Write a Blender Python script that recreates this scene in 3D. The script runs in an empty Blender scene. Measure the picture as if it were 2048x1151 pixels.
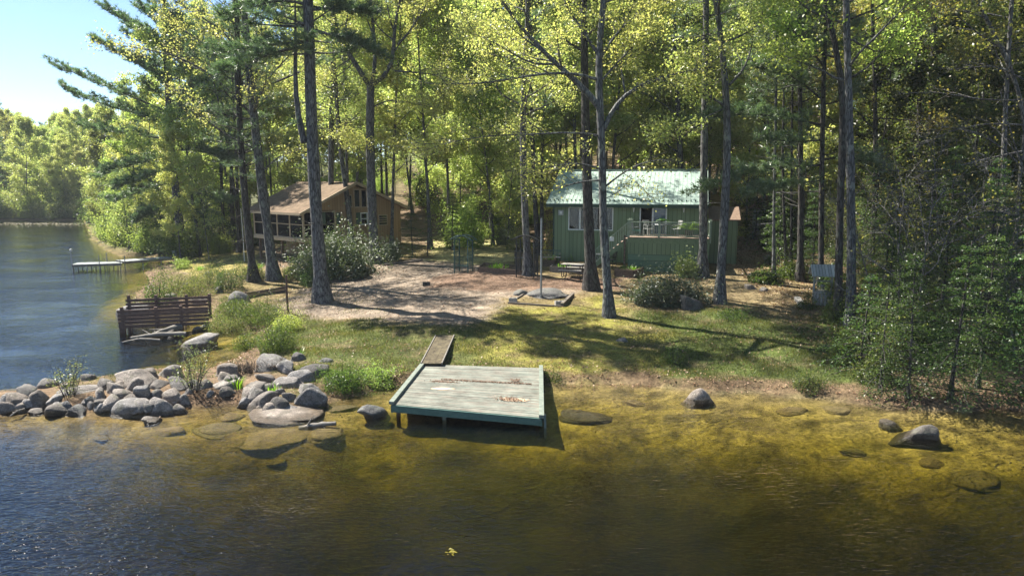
import bpy, bmesh, math, random
import numpy as np
from mathutils import Vector, Matrix, noise as mnoise
R = math.radians
SC = bpy.context.scene
COL = SC.collection
rng = np.random.default_rng(11)
random.seed(5)

# ------------------------------------------------------------------ camera
HC, PITCH, FP = 7.2, R(8.74), 1366.0
FW = np.array([0, math.cos(PITCH), -math.sin(PITCH)])
UP = np.array([0, math.sin(PITCH), math.cos(PITCH)])
def ray(u, v):
    return FW + np.array([1., 0, 0]) * ((u - 1024) / FP) + UP * ((575.5 - v) / FP)
def at_y(u, v, y):
    d = ray(u, v); s = y / d[1]
    return np.array([d[0] * s, y, HC + d[2] * s])
def at_z(u, v, z):
    d = ray(u, v); s = (z - HC) / d[2]
    return np.array([d[0] * s, d[1] * s, z])
cam = bpy.data.cameras.new('camera'); cam.sensor_width = 36; cam.lens = 36 * FP / 2048
cam.clip_end = 3000; cam.clip_start = 0.2
camo = bpy.data.objects.new('camera', cam); COL.objects.link(camo)
camo.location = (0, 0, HC); camo.rotation_euler = (math.pi / 2 - PITCH, 0, 0)
SC.camera = camo

# ------------------------------------------------------------------ world and sun
SUN_AZ, SUN_EL = R(-56), R(52)          # from +Y, clockwise positive: behind and left
W = bpy.data.worlds.new('World'); SC.world = W; W.use_nodes = True
nt = W.node_tree
sky = nt.nodes.new('ShaderNodeTexSky'); sky.sky_type = 'NISHITA'; sky.sun_disc = False
sky.sun_elevation = SUN_EL; sky.sun_rotation = SUN_AZ % (2 * math.pi)
sky.air_density = 1.0; sky.dust_density = 0.0; sky.ozone_density = 3.0; sky.altitude = 1800
nt.links.new(sky.outputs[0], nt.nodes['Background'].inputs[0])
nt.nodes['Background'].inputs[1].default_value = 0.06
sd = bpy.data.lights.new('sun', 'SUN'); sd.energy = 5.0; sd.angle = R(0.53); sd.color = (1, .94, .84)
so = bpy.data.objects.new('sun', sd); COL.objects.link(so)
sv = Vector((math.sin(SUN_AZ) * math.cos(SUN_EL), math.cos(SUN_AZ) * math.cos(SUN_EL), math.sin(SUN_EL)))
so.rotation_euler = sv.to_track_quat('Z', 'Y').to_euler(); so.location = (-60, 60, 80)
SC.view_settings.view_transform = 'Standard'; SC.view_settings.look = 'None'
SC.view_settings.exposure = 1.8; SC.view_settings.gamma = 1
SC.render.engine = 'CYCLES'
SC.cycles.max_bounces = 8; SC.cycles.transmission_bounces = 5; SC.cycles.transparent_max_bounces = 12
SC.cycles.diffuse_bounces = 6; SC.cycles.glossy_bounces = 3; SC.cycles.volume_bounces = 0
SC.cycles.use_denoising = True; SC.cycles.denoiser = 'OPENIMAGEDENOISE'
SC.cycles.sample_clamp_indirect = 6; SC.cycles.sample_clamp_direct = 1.6
SC.cycles.use_adaptive_sampling = False
SC.cycles.caustics_reflective = False; SC.cycles.caustics_refractive = False

# ------------------------------------------------------------------ mesh helpers
def mk_mesh(name, V, F, fattr=None, smooth=False):
    V = np.asarray(V, np.float32); F = np.asarray(F, np.int32)
    me = bpy.data.meshes.new(name); k = F.shape[1]
    me.vertices.add(len(V)); me.vertices.foreach_set('co', V.ravel())
    me.loops.add(F.size); me.loops.foreach_set('vertex_index', F.ravel())
    me.polygons.add(len(F)); me.polygons.foreach_set('loop_start', np.arange(0, F.size, k, dtype=np.int32))
    try: me.polygons.foreach_set('loop_total', np.full(len(F), k, np.int32))
    except Exception: pass
    if smooth: me.polygons.foreach_set('use_smooth', np.ones(len(F), bool))
    me.update(calc_edges=True)
    if fattr is not None:
        a = me.attributes.new('rnd', 'FLOAT', 'FACE'); a.data.foreach_set('value', np.asarray(fattr, np.float32))
    return me
def link(name, me, mat, parent=None, loc=None):
    o = bpy.data.objects.new(name, me); COL.objects.link(o)
    if mat is not None and me is not None and len(me.materials) == 0: me.materials.append(mat)
    if parent is not None: o.parent = parent
    if loc is not None: o.location = loc
    return o
def tag(o, label, cat, group=None, kind=None):
    if label: o['label'] = label
    if cat: o['category'] = cat
    if group: o['group'] = group
    if kind: o['kind'] = kind
    return o
def thing(name, label, cat, loc=(0, 0, 0), rz=0.0, group=None):
    o = bpy.data.objects.new(name, None); COL.objects.link(o)
    o.empty_display_size = .2; o.location = loc; o.rotation_euler = (0, 0, rz)
    return tag(o, label, cat, group)
def dup(root, loc, rz=0.0, label=None, group=None, scale=None):
    r = root.copy(); COL.objects.link(r); r.location = loc; r.rotation_euler = (0, 0, rz)
    if scale is not None: r.scale = scale
    if label: r['label'] = label
    if group: r['group'] = group
    for ch in list(root.children):
        c = ch.copy(); COL.objects.link(c); c.parent = r
        for g in ch.children:
            d = g.copy(); COL.objects.link(d); d.parent = c
    return r
class MB:
    """collects boxes, bars and tubes into one mesh"""
    def __init__(s): s.V = []; s.F = []
    def add(s, V, F):
        b = len(s.V); s.V += [tuple(v) for v in V]; s.F += [tuple(b + i for i in f) for f in F]; return s
    def box(s, x0, x1, y0, y1, z0, z1):
        V = [(x, y, z) for z in (z0, z1) for y in (y0, y1) for x in (x0, x1)]
        return s.add(V, [(0, 2, 3, 1), (4, 5, 7, 6), (0, 1, 5, 4), (2, 6, 7, 3), (0, 4, 6, 2), (1, 3, 7, 5)])
    def bar(s, p, q, w, h, up=(0, 0, 1)):
        p = Vector(p); q = Vector(q); t = (q - p).normalized(); up = Vector(up)
        if abs(t.dot(up)) > .98: up = Vector((0, 1, 0))
        a = t.cross(up).normalized() * (w / 2); b = a.cross(t).normalized() * (h / 2)
        V = [c + i * a + j * b for c in (p, q) for i, j in ((-1, -1), (1, -1), (1, 1), (-1, 1))]
        return s.add(V, [(0, 1, 2, 3), (7, 6, 5, 4), (0, 4, 5, 1), (1, 5, 6, 2), (2, 6, 7, 3), (3, 7, 4, 0)])
    def tube(s, pts, r, n=8, cap=True):
        pts = [Vector(p) for p in pts]; rs = r if isinstance(r, (list, tuple)) else [r] * len(pts)
        V = []; F = []; m = len(pts)
        for i, p in enumerate(pts):
            t = (pts[min(i + 1, m - 1)] - pts[max(i - 1, 0)]).normalized()
            ref = Vector((1, 0, 0)) if abs(t.z) > .9 else Vector((0, 0, 1))
            a = t.cross(ref).normalized(); b = t.cross(a)
            for k in range(n):
                an = 2 * math.pi * k / n; V.append(p + (a * math.cos(an) + b * math.sin(an)) * rs[i])
        for i in range(m - 1):
            for k in range(n):
                F.append((i * n + k, i * n + (k + 1) % n, (i + 1) * n + (k + 1) % n, (i + 1) * n + k))
        if cap: F.append(tuple(range(n))[::-1]); F.append(tuple((m - 1) * n + k for k in range(n)))
        return s.add(V, F)
    def lathe(s, prof, c=(0, 0, 0), n=16):
        c = Vector(c); V = []; F = []
        for r, z in prof:
            for k in range(n):
                an = 2 * math.pi * k / n; V.append(c + Vector((r * math.cos(an), r * math.sin(an), z)))
        for i in range(len(prof) - 1):
            for k in range(n):
                F.append((i * n + k, i * n + (k + 1) % n, (i + 1) * n + (k + 1) % n, (i + 1) * n + k))
        F.append(tuple(range(n))[::-1]); F.append(tuple((len(prof) - 1) * n + k for k in range(n)))
        return s.add(V, F)
    def prism(s, poly, d):
        """poly: list of 3-D points, d: extrusion vector"""
        n = len(poly); d = Vector(d); P = [Vector(p) for p in poly]
        V = P + [p + d for p in P]
        F = [tuple(range(n))[::-1], tuple(range(n, 2 * n))] + [(i, (i + 1) % n, n + (i + 1) % n, n + i) for i in range(n)]
        return s.add(V, F)
    def build(s, name, mat, parent=None, smooth=False):
        me = bpy.data.meshes.new(name); me.from_pydata([tuple(v) for v in s.V], [], s.F)
        bm = bmesh.new(); bm.from_mesh(me); bmesh.ops.recalc_face_normals(bm, faces=bm.faces); bm.to_mesh(me); bm.free()
        if smooth: me.polygons.foreach_set('use_smooth', [True] * len(me.polygons))
        me.update(); return link(name, me, mat, parent)

# ------------------------------------------------------------------ materials
def newmat(name):
    m = bpy.data.materials.new(name); m.use_nodes = True
    t = m.node_tree; t.nodes.clear()
    out = t.nodes.new('ShaderNodeOutputMaterial')
    return m, t, out
def N(t, typ, **kw):
    n = t.nodes.new(typ)
    for k, v in kw.items():
        if k.startswith('i_'):
            key = k[2:]
            n.inputs[int(key) if key.isdigit() else key.replace('_', ' ')].default_value = v
        else: setattr(n, k, v)
    return n
def mixc(t, f, a, b, mode='MIX'):
    n = t.nodes.new('ShaderNodeMix'); n.data_type = 'RGBA'; n.blend_type = mode
    for sock, v in ((n.inputs[0], f), (n.inputs[6], a), (n.inputs[7], b)):
        if hasattr(v, 'links'): t.links.new(v, sock)
        else: sock.default_value = v if not isinstance(v, tuple) else (*v, 1)[:4]
    return n.outputs[2]
def ramp(t, fac, stops, interp='LINEAR'):
    n = t.nodes.new('ShaderNodeValToRGB'); cr = n.color_ramp; cr.interpolation = interp
    while len(cr.elements) < len(stops): cr.elements.new(.5)
    for e, (p, c) in zip(cr.elements, stops):
        e.position = p; e.color = (*c, 1) if isinstance(c, tuple) else (c, c, c, 1)
    t.links.new(fac, n.inputs[0]); return n.outputs[0]
def coords(t, scale=(1, 1, 1), which='Object'):
    tc = t.nodes.new('ShaderNodeTexCoord'); mp = t.nodes.new('ShaderNodeMapping')
    mp.inputs['Scale'].default_value = scale; t.links.new(tc.outputs[which], mp.inputs[0]); return mp.outputs[0]
def noise_t(t, co, scale, detail=6, rough=.6, dist=0):
    n = N(t, 'ShaderNodeTexNoise'); n.inputs['Scale'].default_value = scale; n.inputs['Detail'].default_value = detail
    n.inputs['Roughness'].default_value = rough; n.inputs['Distortion'].default_value = dist
    if co is not None: t.links.new(co, n.inputs['Vector'])
    return n.outputs['Fac']
def bump(t, h, strength=.5, dist=.02):
    b = t.nodes.new('ShaderNodeBump'); b.inputs['Strength'].default_value = strength; b.inputs['Distance'].default_value = dist
    t.links.new(h, b.inputs['Height']); return b.outputs[0]
def mathn(t, op, a, b=0.0, c=None, clamp=False):
    n = t.nodes.new('ShaderNodeMath'); n.operation = op; n.use_clamp = clamp
    for i, v in enumerate((a, b, c)):
        if v is None: continue
        if hasattr(v, 'links'): t.links.new(v, n.inputs[i])
        else: n.inputs[i].default_value = v
    return n.outputs[0]
def principled(t, out, col, rough=.7, nrm=None, spec=.3, metal=0):
    p = t.nodes.new('ShaderNodeBsdfPrincipled')
    if hasattr(col, 'links'): t.links.new(col, p.inputs['Base Color'])
    else: p.inputs['Base Color'].default_value = (*col, 1)
    if hasattr(rough, 'links'): t.links.new(rough, p.inputs['Roughness'])
    else: p.inputs['Roughness'].default_value = rough
    p.inputs['Specular IOR Level'].default_value = spec; p.inputs['Metallic'].default_value = metal
    if nrm is not None: t.links.new(nrm, p.inputs['Normal'])
    t.links.new(p.outputs[0], out.inputs[0]); return p
def noisy(name, c1, c2, scale=3, rough=.75, stretch=(1, 1, 1), bs=.4, bd=.02, spec=.25, c3=None, metal=0, lo=.35, hi=.65):
    m, t, out = newmat(name); co = coords(t, stretch)
    f = noise_t(t, co, scale); st = [(lo, c1), (hi, c2)] + ([(min(hi + .13, 1), c3)] if c3 else [])
    col = ramp(t, f, st); f2 = noise_t(t, co, scale * 5, 4)
    col = mixc(t, 1.0, col, ramp(t, f2, [(.3, .72), (.7, 1.18)]), 'MULTIPLY')
    principled(t, out, col, rough, bump(t, f2, bs, bd), spec, metal); return m
def planks(name, c1, c2, axis, period, groove=.06, rough=.7, weather=None, stretch=None, tone=.45, wsc=(1.3, 1.3, 1.3)):
    """boards side by side along one object axis, each with its own tone, dark grooves and grain"""
    m, t, out = newmat(name); tc = t.nodes.new('ShaderNodeTexCoord')
    sep = t.nodes.new('ShaderNodeSeparateXYZ'); t.links.new(tc.outputs['Object'], sep.inputs[0])
    q = mathn(t, 'DIVIDE', sep.outputs[axis], period)
    fl = mathn(t, 'FLOOR', q); fr = mathn(t, 'FRACT', q)
    wn = t.nodes.new('ShaderNodeTexWhiteNoise'); wn.noise_dimensions = '1D'; t.links.new(fl, wn.inputs['W'])
    sc = [14, 14, 14]; long = 0 if axis != 0 else 2
    if stretch is not None: sc = list(stretch)
    else: sc[long] = 1.0
    co = coords(t, tuple(sc)); g = noise_t(t, co, 1.0, 5, .65)
    fac = mathn(t, 'ADD', mathn(t, 'MULTIPLY', wn.outputs[0], tone), mathn(t, 'MULTIPLY', g, 1.05 - tone))
    col = ramp(t, fac, [(.25, c1), (.75, c2)])
    if weather is not None:
        w2 = noise_t(t, coords(t, wsc), 1.2, 7, .75)
        col = mixc(t, ramp(t, w2, [(.46, 0.0), (.58, .9)]), col, weather)
        col = mixc(t, 1.0, col, ramp(t, noise_t(t, coords(t, (1, 1, 1)), 1.1, 7, .75), [(.32, .5), (.68, 1.25)]), 'MULTIPLY')
    gr = mathn(t, 'LESS_THAN', fr, groove)
    col = mixc(t, gr, col, tuple(c * .25 for c in c1))
    h = mathn(t, 'SUBTRACT', mathn(t, 'MULTIPLY', g, .3), gr)
    principled(t, out, col, rough, bump(t, h, .5, .012), .25); return m
def leafmat(name, cols, trans, tmix=.5, gloss=.05, grough=.45, objvar=.35):
    """cols: diffuse stops over the per-leaf random; trans: translucent tint multiplier"""
    m, t, out = newmat(name)
    at = N(t, 'ShaderNodeAttribute', attribute_name='rnd')
    col = ramp(t, at.outputs['Fac'], [(i / (len(cols) - 1), c) for i, c in enumerate(cols)])
    oi = t.nodes.new('ShaderNodeObjectInfo')
    hs = t.nodes.new('ShaderNodeHueSaturation'); t.links.new(col, hs.inputs['Color'])
    t.links.new(mathn(t, 'MULTIPLY_ADD', oi.outputs['Random'], .035 * objvar / .35, .5 - .0175 * objvar / .35), hs.inputs['Hue'])
    wn = t.nodes.new('ShaderNodeTexWhiteNoise'); wn.noise_dimensions = '1D'; t.links.new(oi.outputs['Random'], wn.inputs['W'])
    t.links.new(mathn(t, 'MULTIPLY_ADD', wn.outputs[0], objvar, 1 - objvar / 2), hs.inputs['Value'])
    df = t.nodes.new('ShaderNodeBsdfDiffuse'); t.links.new(hs.outputs[0], df.inputs[0])
    tr = t.nodes.new('ShaderNodeBsdfTranslucent'); t.links.new(mixc(t, 1.0, hs.outputs[0], trans, 'MULTIPLY'), tr.inputs[0])
    mx = t.nodes.new('ShaderNodeMixShader'); mx.inputs[0].default_value = tmix
    t.links.new(df.outputs[0], mx.inputs[1]); t.links.new(tr.outputs[0], mx.inputs[2])
    gl = t.nodes.new('ShaderNodeBsdfGlossy'); gl.inputs['Roughness'].default_value = grough
    m2 = t.nodes.new('ShaderNodeMixShader'); m2.inputs[0].default_value = gloss
    t.links.new(mx.outputs[0], m2.inputs[1]); t.links.new(gl.outputs[0], m2.inputs[2])
    t.links.new(m2.outputs[0], out.inputs[0]); return m
def bark(name, c1, c2, lichen=None, sc=1.0):
    m, t, out = newmat(name)
    co = coords(t, (9 * sc, 9 * sc, 1.6 * sc)); f = noise_t(t, co, 1.0, 8, .7, .4)
    vo = N(t, 'ShaderNodeTexVoronoi', feature='DISTANCE_TO_EDGE'); vo.inputs['Scale'].default_value = 1.3
    t.links.new(co, vo.inputs['Vector'])
    cr = ramp(t, vo.outputs['Distance'], [(0.0, .28), (.2, 1.05)])
    col = mixc(t, 1.0, ramp(t, f, [(.3, c1), (.7, c2)]), cr, 'MULTIPLY')
    if lichen:
        l = noise_t(t, coords(t, (2, 2, 1.2)), 1.6, 7, .75)
        col = mixc(t, ramp(t, l, [(.54, 0.0), (.62, .75)]), col, lichen)
    h = mathn(t, 'ADD', mathn(t, 'MULTIPLY', f, .6), cr)
    principled(t, out, col, .85, bump(t, h, .9, .03), .15); return m
# ------------------------------------------------------------------ terrain
SH = [(2048, 822), (1900, 818), (1780, 815), (1700, 803), (1620, 793), (1555, 790), (1500, 785), (1430, 786), (1390, 780), (1300, 771),
      (1200, 770), (1100, 772), (1060, 766), (960, 762), (860, 764), (800, 770), (760, 782), (700, 792), (660, 800), (645, 815), (600, 822), (560, 826),
      (520, 815), (480, 808), (440, 806), (380, 812), (330, 828), (300, 838), (240, 826), (150, 825), (60, 826), (0, 828), (-60, 826),
      (-75, 806), (0, 790), (100, 778), (200, 760), (330, 742), (410, 744), (450, 732), (485, 708), (520, 684), (500, 667), (445, 655),
      (425, 640), (425, 612), (395, 610), (330, 623), (290, 627), (255, 622), (266, 600), (290, 577), (302, 560), (292, 545), (330, 532),
      (350, 522), (320, 514), (255, 512), (215, 500), (190, 475), (178, 450), (170, 440), (100, 439.5), (0, 440), (-300, 441)]
shore = [at_z(u, v, 0)[:2] for u, v in SH]
poly = [(400., 10.), (60., 19.)] + [tuple(p) for p in shore] + [(-400., 130.), (-900., 140.), (-900., 900.), (900., 900.), (900., 5.)]
PL = np.array(poly)
def poly_sd(X, Y, P):
    """signed distance to polygon, positive inside"""
    P = np.asarray(P, float); best = np.full(X.shape, 1e9); ins = np.zeros(X.shape, bool)
    for i in range(len(P)):
        a = P[i]; b = P[(i + 1) % len(P)]; d = b - a; L = d @ d + 1e-12
        t = np.clip(((X - a[0]) * d[0] + (Y - a[1]) * d[1]) / L, 0, 1)
        best = np.minimum(best, (X - a[0] - t * d[0]) ** 2 + (Y - a[1] - t * d[1]) ** 2)
        c = ((a[1] > Y) != (b[1] > Y)) & (X < (b[0] - a[0]) * (Y - a[1]) / (b[1] - a[1] + 1e-12) + a[0]); ins ^= c
    return np.where(ins, 1, -1) * np.sqrt(best)
def sm(x, a, b):
    t = np.clip((x - a) / (b - a), 0, 1); return t * t * (3 - 2 * t)
class Waves:
    """smooth pseudo-noise in the plane, about -1..1"""
    def __init__(s, seed, wl, n=9):
        r = np.random.default_rng(seed); a = r.uniform(0, 6.283, n); k = 6.283 / (wl * r.uniform(.6, 1.8, n))
        s.k = np.stack([k * np.cos(a), k * np.sin(a)]); s.p = r.uniform(0, 6.283, n); s.n = n
    def __call__(s, X, Y):
        return sum(np.sin(s.k[0, i] * X + s.k[1, i] * Y + s.p[i]) for i in range(s.n)) / math.sqrt(s.n) * .8
w1, w2, w3, w4 = Waves(1, 7), Waves(2, 1.8), Waves(3, .8), Waves(4, 40)
def axis_lines(lo, a, b, hi, step):
    L = list(np.arange(a, b + 1e-6, step)); s = step; x = L[0]; left = []
    while x > lo: s = s * 1.16 if s < 1.6 or x < -125 else s; x -= s; left.append(x)
    s = step; x = L[-1]; right = []
    while x < hi: s = s * 1.16 if s < 1.6 or x > 200 else s; x += s; right.append(x)
    return np.array(left[::-1] + L + right)
XS = axis_lines(-700, -34, 34, 700, .26); YS = axis_lines(-150, 13, 58, 800, .26)
GX, GY = np.meshgrid(XS, YS)
SD = poly_sd(GX, GY, PL)
COVE = sm(poly_sd(GX, GY, [at_z(u, v, 0)[:2] for u, v in [(240, 690), (300, 665), (430, 635), (530, 660), (470, 745), (330, 745), (255, 740)]]), -1.2, 1.0)
def height(X, Y, D):
    D = D + .22 * w2(X, Y) + .12 * w3(X, Y)
    land = .26 * sm(D, 0, .55) + .088 * np.clip(D - .4, 0, 19) + .05 * w1(X, Y) * sm(D, 1, 5) + .025 * w2(X, Y) * sm(D, .3, 1.5)
    hill = sm(Y, 52, 150) * (10 + 8 * sm(X, -12, 30)) * sm(D, 8, 40) * sm(X, -60, -25) + 14 * sm(Y, 145, 300) * sm(D, 5, 60)
    rise = 2.2 * sm(X, 17, 30) * sm(Y, 34, 52)
    bed = -(.02 + .085 * np.clip(-D, 0, 4) + .24 * np.clip(-D - 4, 0, 7) + .05 * np.clip(-D - 12, 0, 30) + 2.0 * sm(-D, .8, 5) * sm(-X, 9, 14) * (1 - COVE) + .5 * sm(-D, 1.5, 4) * sm(-X, 1, 5)) + .03 * w2(X, Y) * sm(-D, 0, 1.5) + .05 * w1(X, Y) * sm(-D, 1, 4)
    return np.where(D > 0, land + hill + rise + .01, bed)
GZ = height(GX, GY, SD)
def H(x, y):
    i = np.clip(np.searchsorted(XS, x) - 1, 0, len(XS) - 2); j = np.clip(np.searchsorted(YS, y) - 1, 0, len(YS) - 2)
    tx = (x - XS[i]) / (XS[i + 1] - XS[i]); ty = (y - YS[j]) / (YS[j + 1] - YS[j])
    return (GZ[j, i] * (1 - tx) + GZ[j, i + 1] * tx) * (1 - ty) + (GZ[j + 1, i] * (1 - tx) + GZ[j + 1, i + 1] * tx) * ty
def SDF(x, y):
    i = np.clip(np.searchsorted(XS, x) - 1, 0, len(XS) - 2); j = np.clip(np.searchsorted(YS, y) - 1, 0, len(YS) - 2)
    return SD[j, i]
def P(u, v, water=True):
    """pixel of the photograph -> point on the ground (or on the water)"""
    d = ray(u, v); s = np.arange(8, 420, .05)[:, None]
    p = np.array([0, 0, HC]) + d * s; h = H(p[:, 0], p[:, 1])
    if water: h = np.maximum(h, 0)
    k = np.argmax(p[:, 2] <= h)
    q = p[k].copy(); q[2] = h[k]; return q

# ground zones (colours laid over the ground), outlines in the plane
def zone(px): return [P(u, v, False)[:2] for u, v in px]
def wgt(px, soft=.6):
    d = poly_sd(GX, GY, zone(px)) + .35 * w2(GX, GY) + .25 * w3(GX, GY); return sm(d, -soft, soft)
def lay(C, w, c):
    return C * (1 - w[..., None]) + np.array(c) * w[..., None]
near = sm(SD, -1, 0)
C = np.zeros(GX.shape + (3,)) + np.array((.155, .11, .07))                       # leaf litter of the wood floor
C = lay(C, sm(w1(GX, GY), .1, .9) * .6, (.10, .09, .035))
C = lay(C, wgt([(440, 560), (520, 545), (600, 530), (780, 500), (1000, 470), (1250, 520), (1440, 480), (1540, 500), (1700, 640), (1720, 780), (1300, 775), (800, 775), (640, 760), (440, 650)], .9), (.16,.125,.06))
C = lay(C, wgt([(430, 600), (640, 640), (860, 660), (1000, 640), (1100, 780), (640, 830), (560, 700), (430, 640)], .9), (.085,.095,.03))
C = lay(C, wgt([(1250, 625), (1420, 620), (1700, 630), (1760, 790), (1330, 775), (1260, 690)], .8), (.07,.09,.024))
C = lay(C, wgt([(985, 612), (1120, 612), (1210, 590), (1260, 640), (1345, 660), (1310, 745), (1190, 775), (1080, 770), (930, 700), (960, 640)], .6), (.18,.168,.04))
C = lay(C, wgt([(1230, 560), (1430, 500), (1540, 500), (1570, 560), (1645, 615), (1600, 650), (1450, 612), (1250, 600)], .6), (.18,.14,.075))
C = lay(C, wgt([(545, 612), (640, 560), (760, 525), (930, 510), (1050, 540), (1170, 590), (1010, 596), (985, 640), (930, 655), (700, 640), (590, 635)], .5), (.205,.165,.125))
C = lay(C, wgt([(870, 470), (1010, 480), (1040, 520), (940, 530), (860, 520)], .5), (.30, .27, .12))
C = lay(C, wgt([(850, 562), (930, 543), (1090, 553), (1250, 556), (1245, 582), (1130, 578), (990, 584), (870, 575)], .35), (.15,.10,.07))
C = lay(C, wgt([(380, 500), (520, 500), (520, 545), (400, 560), (350, 530)], .5), (.24, .20, .07))
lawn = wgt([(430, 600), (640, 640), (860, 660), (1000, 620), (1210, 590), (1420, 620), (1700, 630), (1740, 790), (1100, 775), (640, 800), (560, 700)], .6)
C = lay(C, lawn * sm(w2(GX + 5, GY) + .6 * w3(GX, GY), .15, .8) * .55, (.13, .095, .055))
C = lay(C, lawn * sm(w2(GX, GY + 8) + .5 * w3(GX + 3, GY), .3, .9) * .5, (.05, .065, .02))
shoreband = sm(SD + .3 * w2(GX, GY), -.2, .25) * (1 - sm(SD + .5 * w2(GX, GY), .55, 1.15))
C = lay(C, shoreband * .85, (.12, .08, .05))
sand = sm(-SD, .0, .35)
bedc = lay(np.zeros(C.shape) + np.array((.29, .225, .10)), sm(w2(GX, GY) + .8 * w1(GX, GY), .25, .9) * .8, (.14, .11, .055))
bedc = lay(bedc, sm(w3(GX, GY) + .7 * w2(GX + 9, GY), .4, .62) * .85, (.085, .066, .032))  # dark bed blotches: debris and stones, with tree shadows painted in
bedc = lay(bedc, sm(-SD + .7 * w1(GX, GY), 4.0, 5.8) * .9, (.115, .095, .04))  # bed colour turns darker away from the shore
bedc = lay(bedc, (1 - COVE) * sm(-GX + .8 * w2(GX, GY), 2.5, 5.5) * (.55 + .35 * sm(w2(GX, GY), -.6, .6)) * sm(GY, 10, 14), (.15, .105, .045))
C = lay(C, sm(-GX, 12, 20) * sm(GY, 60, 75) * .7, (.06, .075, .025))
C = lay(C, sm(GY, 128, 134) * .75, (.07, .075, .03))
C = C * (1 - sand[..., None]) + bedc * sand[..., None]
ny, nx = GX.shape
idx = np.arange(nx * ny).reshape(ny, nx)
Fq = np.stack([idx[:-1, :-1], idx[:-1, 1:], idx[1:, 1:], idx[1:, :-1]], -1).reshape(-1, 4)
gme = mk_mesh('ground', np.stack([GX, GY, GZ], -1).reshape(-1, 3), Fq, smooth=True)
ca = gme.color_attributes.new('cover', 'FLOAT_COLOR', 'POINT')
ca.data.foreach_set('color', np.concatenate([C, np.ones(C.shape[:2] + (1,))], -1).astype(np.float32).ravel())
m, t, out = newmat('ground_cover')
at = N(t, 'ShaderNodeAttribute', attribute_name='cover'); co = coords(t)
n1 = noise_t(t, co, 1.1, 9, .72); n2 = noise_t(t, co, 9, 6, .7); n3 = noise_t(t, co, 38, 3, .6)
col = mixc(t, 1.0, at.outputs['Color'], ramp(t, n1, [(.32, .38), (.68, 1.55)]), 'MULTIPLY')  # mottled cover; its contrast also paints in the dappled shade of the lawn
col = mixc(t, 1.0, col, ramp(t, n2, [(.30, .42), (.70, 1.6)]), 'MULTIPLY')
litter = ramp(t, n2, [(.60, 0.0), (.68, .5)])
col = mixc(t, litter, col, (.20, .13, .08))
principled(t, out, col, .95, bump(t, mathn(t, 'ADD', n2, mathn(t, 'MULTIPLY', n3, .5)), .8, .06), .1)
tag(link('ground', gme, m), 'earth, lawn, sand and lake bed', None, None, 'structure')

# ------------------------------------------------------------------ water: a closed body that takes up light with depth
m, t, out = newmat('lake_water')
co = coords(t)
def wv(stretch, rot, sc, det=3, dist=.4):
    tc = t.nodes.new('ShaderNodeTexCoord'); mp = t.nodes.new('ShaderNodeMapping'); mp.inputs['Rotation'].default_value = (0, 0, rot)
    mp.inputs['Scale'].default_value = stretch; t.links.new(tc.outputs['Object'], mp.inputs[0])
    return noise_t(t, mp.outputs[0], sc, det, .5, dist)
h = mathn(t, 'ADD', mathn(t, 'MULTIPLY', wv((1, 2.4, 1), R(-30), 3.6, 2, .5), 1.0), mathn(t, 'MULTIPLY', wv((1, 1.7, 1), R(24), 7.5, 2, .3), .42))
h = mathn(t, 'ADD', h, mathn(t, 'MULTIPLY', wv((1, 1.2, 1), R(5), .45, 2, .2), 1.6))
calm = ramp(t, noise_t(t, coords(t, (1, 1.6, 1)), .17, 3, .55), [(.36, .32), (.64, 1.0)])
h = mathn(t, 'MULTIPLY', h, calm)
nb = bump(t, h, 1.0, .042)
tr = t.nodes.new('ShaderNodeBsdfTransparent'); tr.inputs[0].default_value = (.97, .97, .95, 1)
gl = t.nodes.new('ShaderNodeBsdfGlossy'); gl.inputs['Roughness'].default_value = .035
gl.inputs[0].default_value = (1, 1, 1, 1)
t.links.new(nb, gl.inputs['Normal'])
fr = t.nodes.new('ShaderNodeFresnel'); fr.inputs[0].default_value = 1.43; t.links.new(nb, fr.inputs['Normal'])
mx = t.nodes.new('ShaderNodeMixShader'); t.links.new(fr.outputs[0], mx.inputs[0]); t.links.new(tr.outputs[0], mx.inputs[1]); t.links.new(gl.outputs[0], mx.inputs[2])
t.links.new(mx.outputs[0], out.inputs['Surface'])
va = t.nodes.new('ShaderNodeVolumeAbsorption'); va.inputs[0].default_value = (.61, .60, .05, 1); va.inputs[1].default_value = 1.6
t.links.new(va.outputs[0], out.inputs['Volume'])
MB().box(-650, 650, -140, 700, -30, 0).build('lake_water', m)
tag(bpy.data.objects['lake_water'], 'rippled brown lake water', None, None, 'structure')
# ------------------------------------------------------------------ vegetation generators
def unit(a): return a / (np.linalg.norm(a, axis=-1, keepdims=True) + 1e-9)
class Wood:
    def __init__(s): s.V = []; s.F = []; s.n = 0
    def tube(s, pts, rad, k=6):
        pts = np.asarray(pts, float); rad = np.asarray(rad, float); m = len(pts)
        T = np.zeros_like(pts); T[1:-1] = pts[2:] - pts[:-2]; T[0] = pts[1] - pts[0]; T[-1] = pts[-1] - pts[-2]; T = unit(T)
        ref = np.array([1., 0.13, 0]) if abs(T[:, 2]).mean() > .75 else np.array([0.05, .1, 1.])
        A = unit(np.cross(T, ref)); B = np.cross(T, A)
        an = np.arange(k) * 2 * math.pi / k
        V = pts[:, None] + (A[:, None] * np.cos(an)[None, :, None] + B[:, None] * np.sin(an)[None, :, None]) * rad[:, None, None]
        i = np.arange(m - 1)[:, None] * k; j = np.arange(k)[None]; j2 = (j + 1) % k
        s.F.append((np.stack([i + j, i + j2, i + k + j2, i + k + j], -1).reshape(-1, 4)) + s.n)
        s.V.append(V.reshape(-1, 3)); s.n += m * k
    def mesh(s, name): return mk_mesh(name, np.concatenate(s.V), np.concatenate(s.F), smooth=True)
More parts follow.
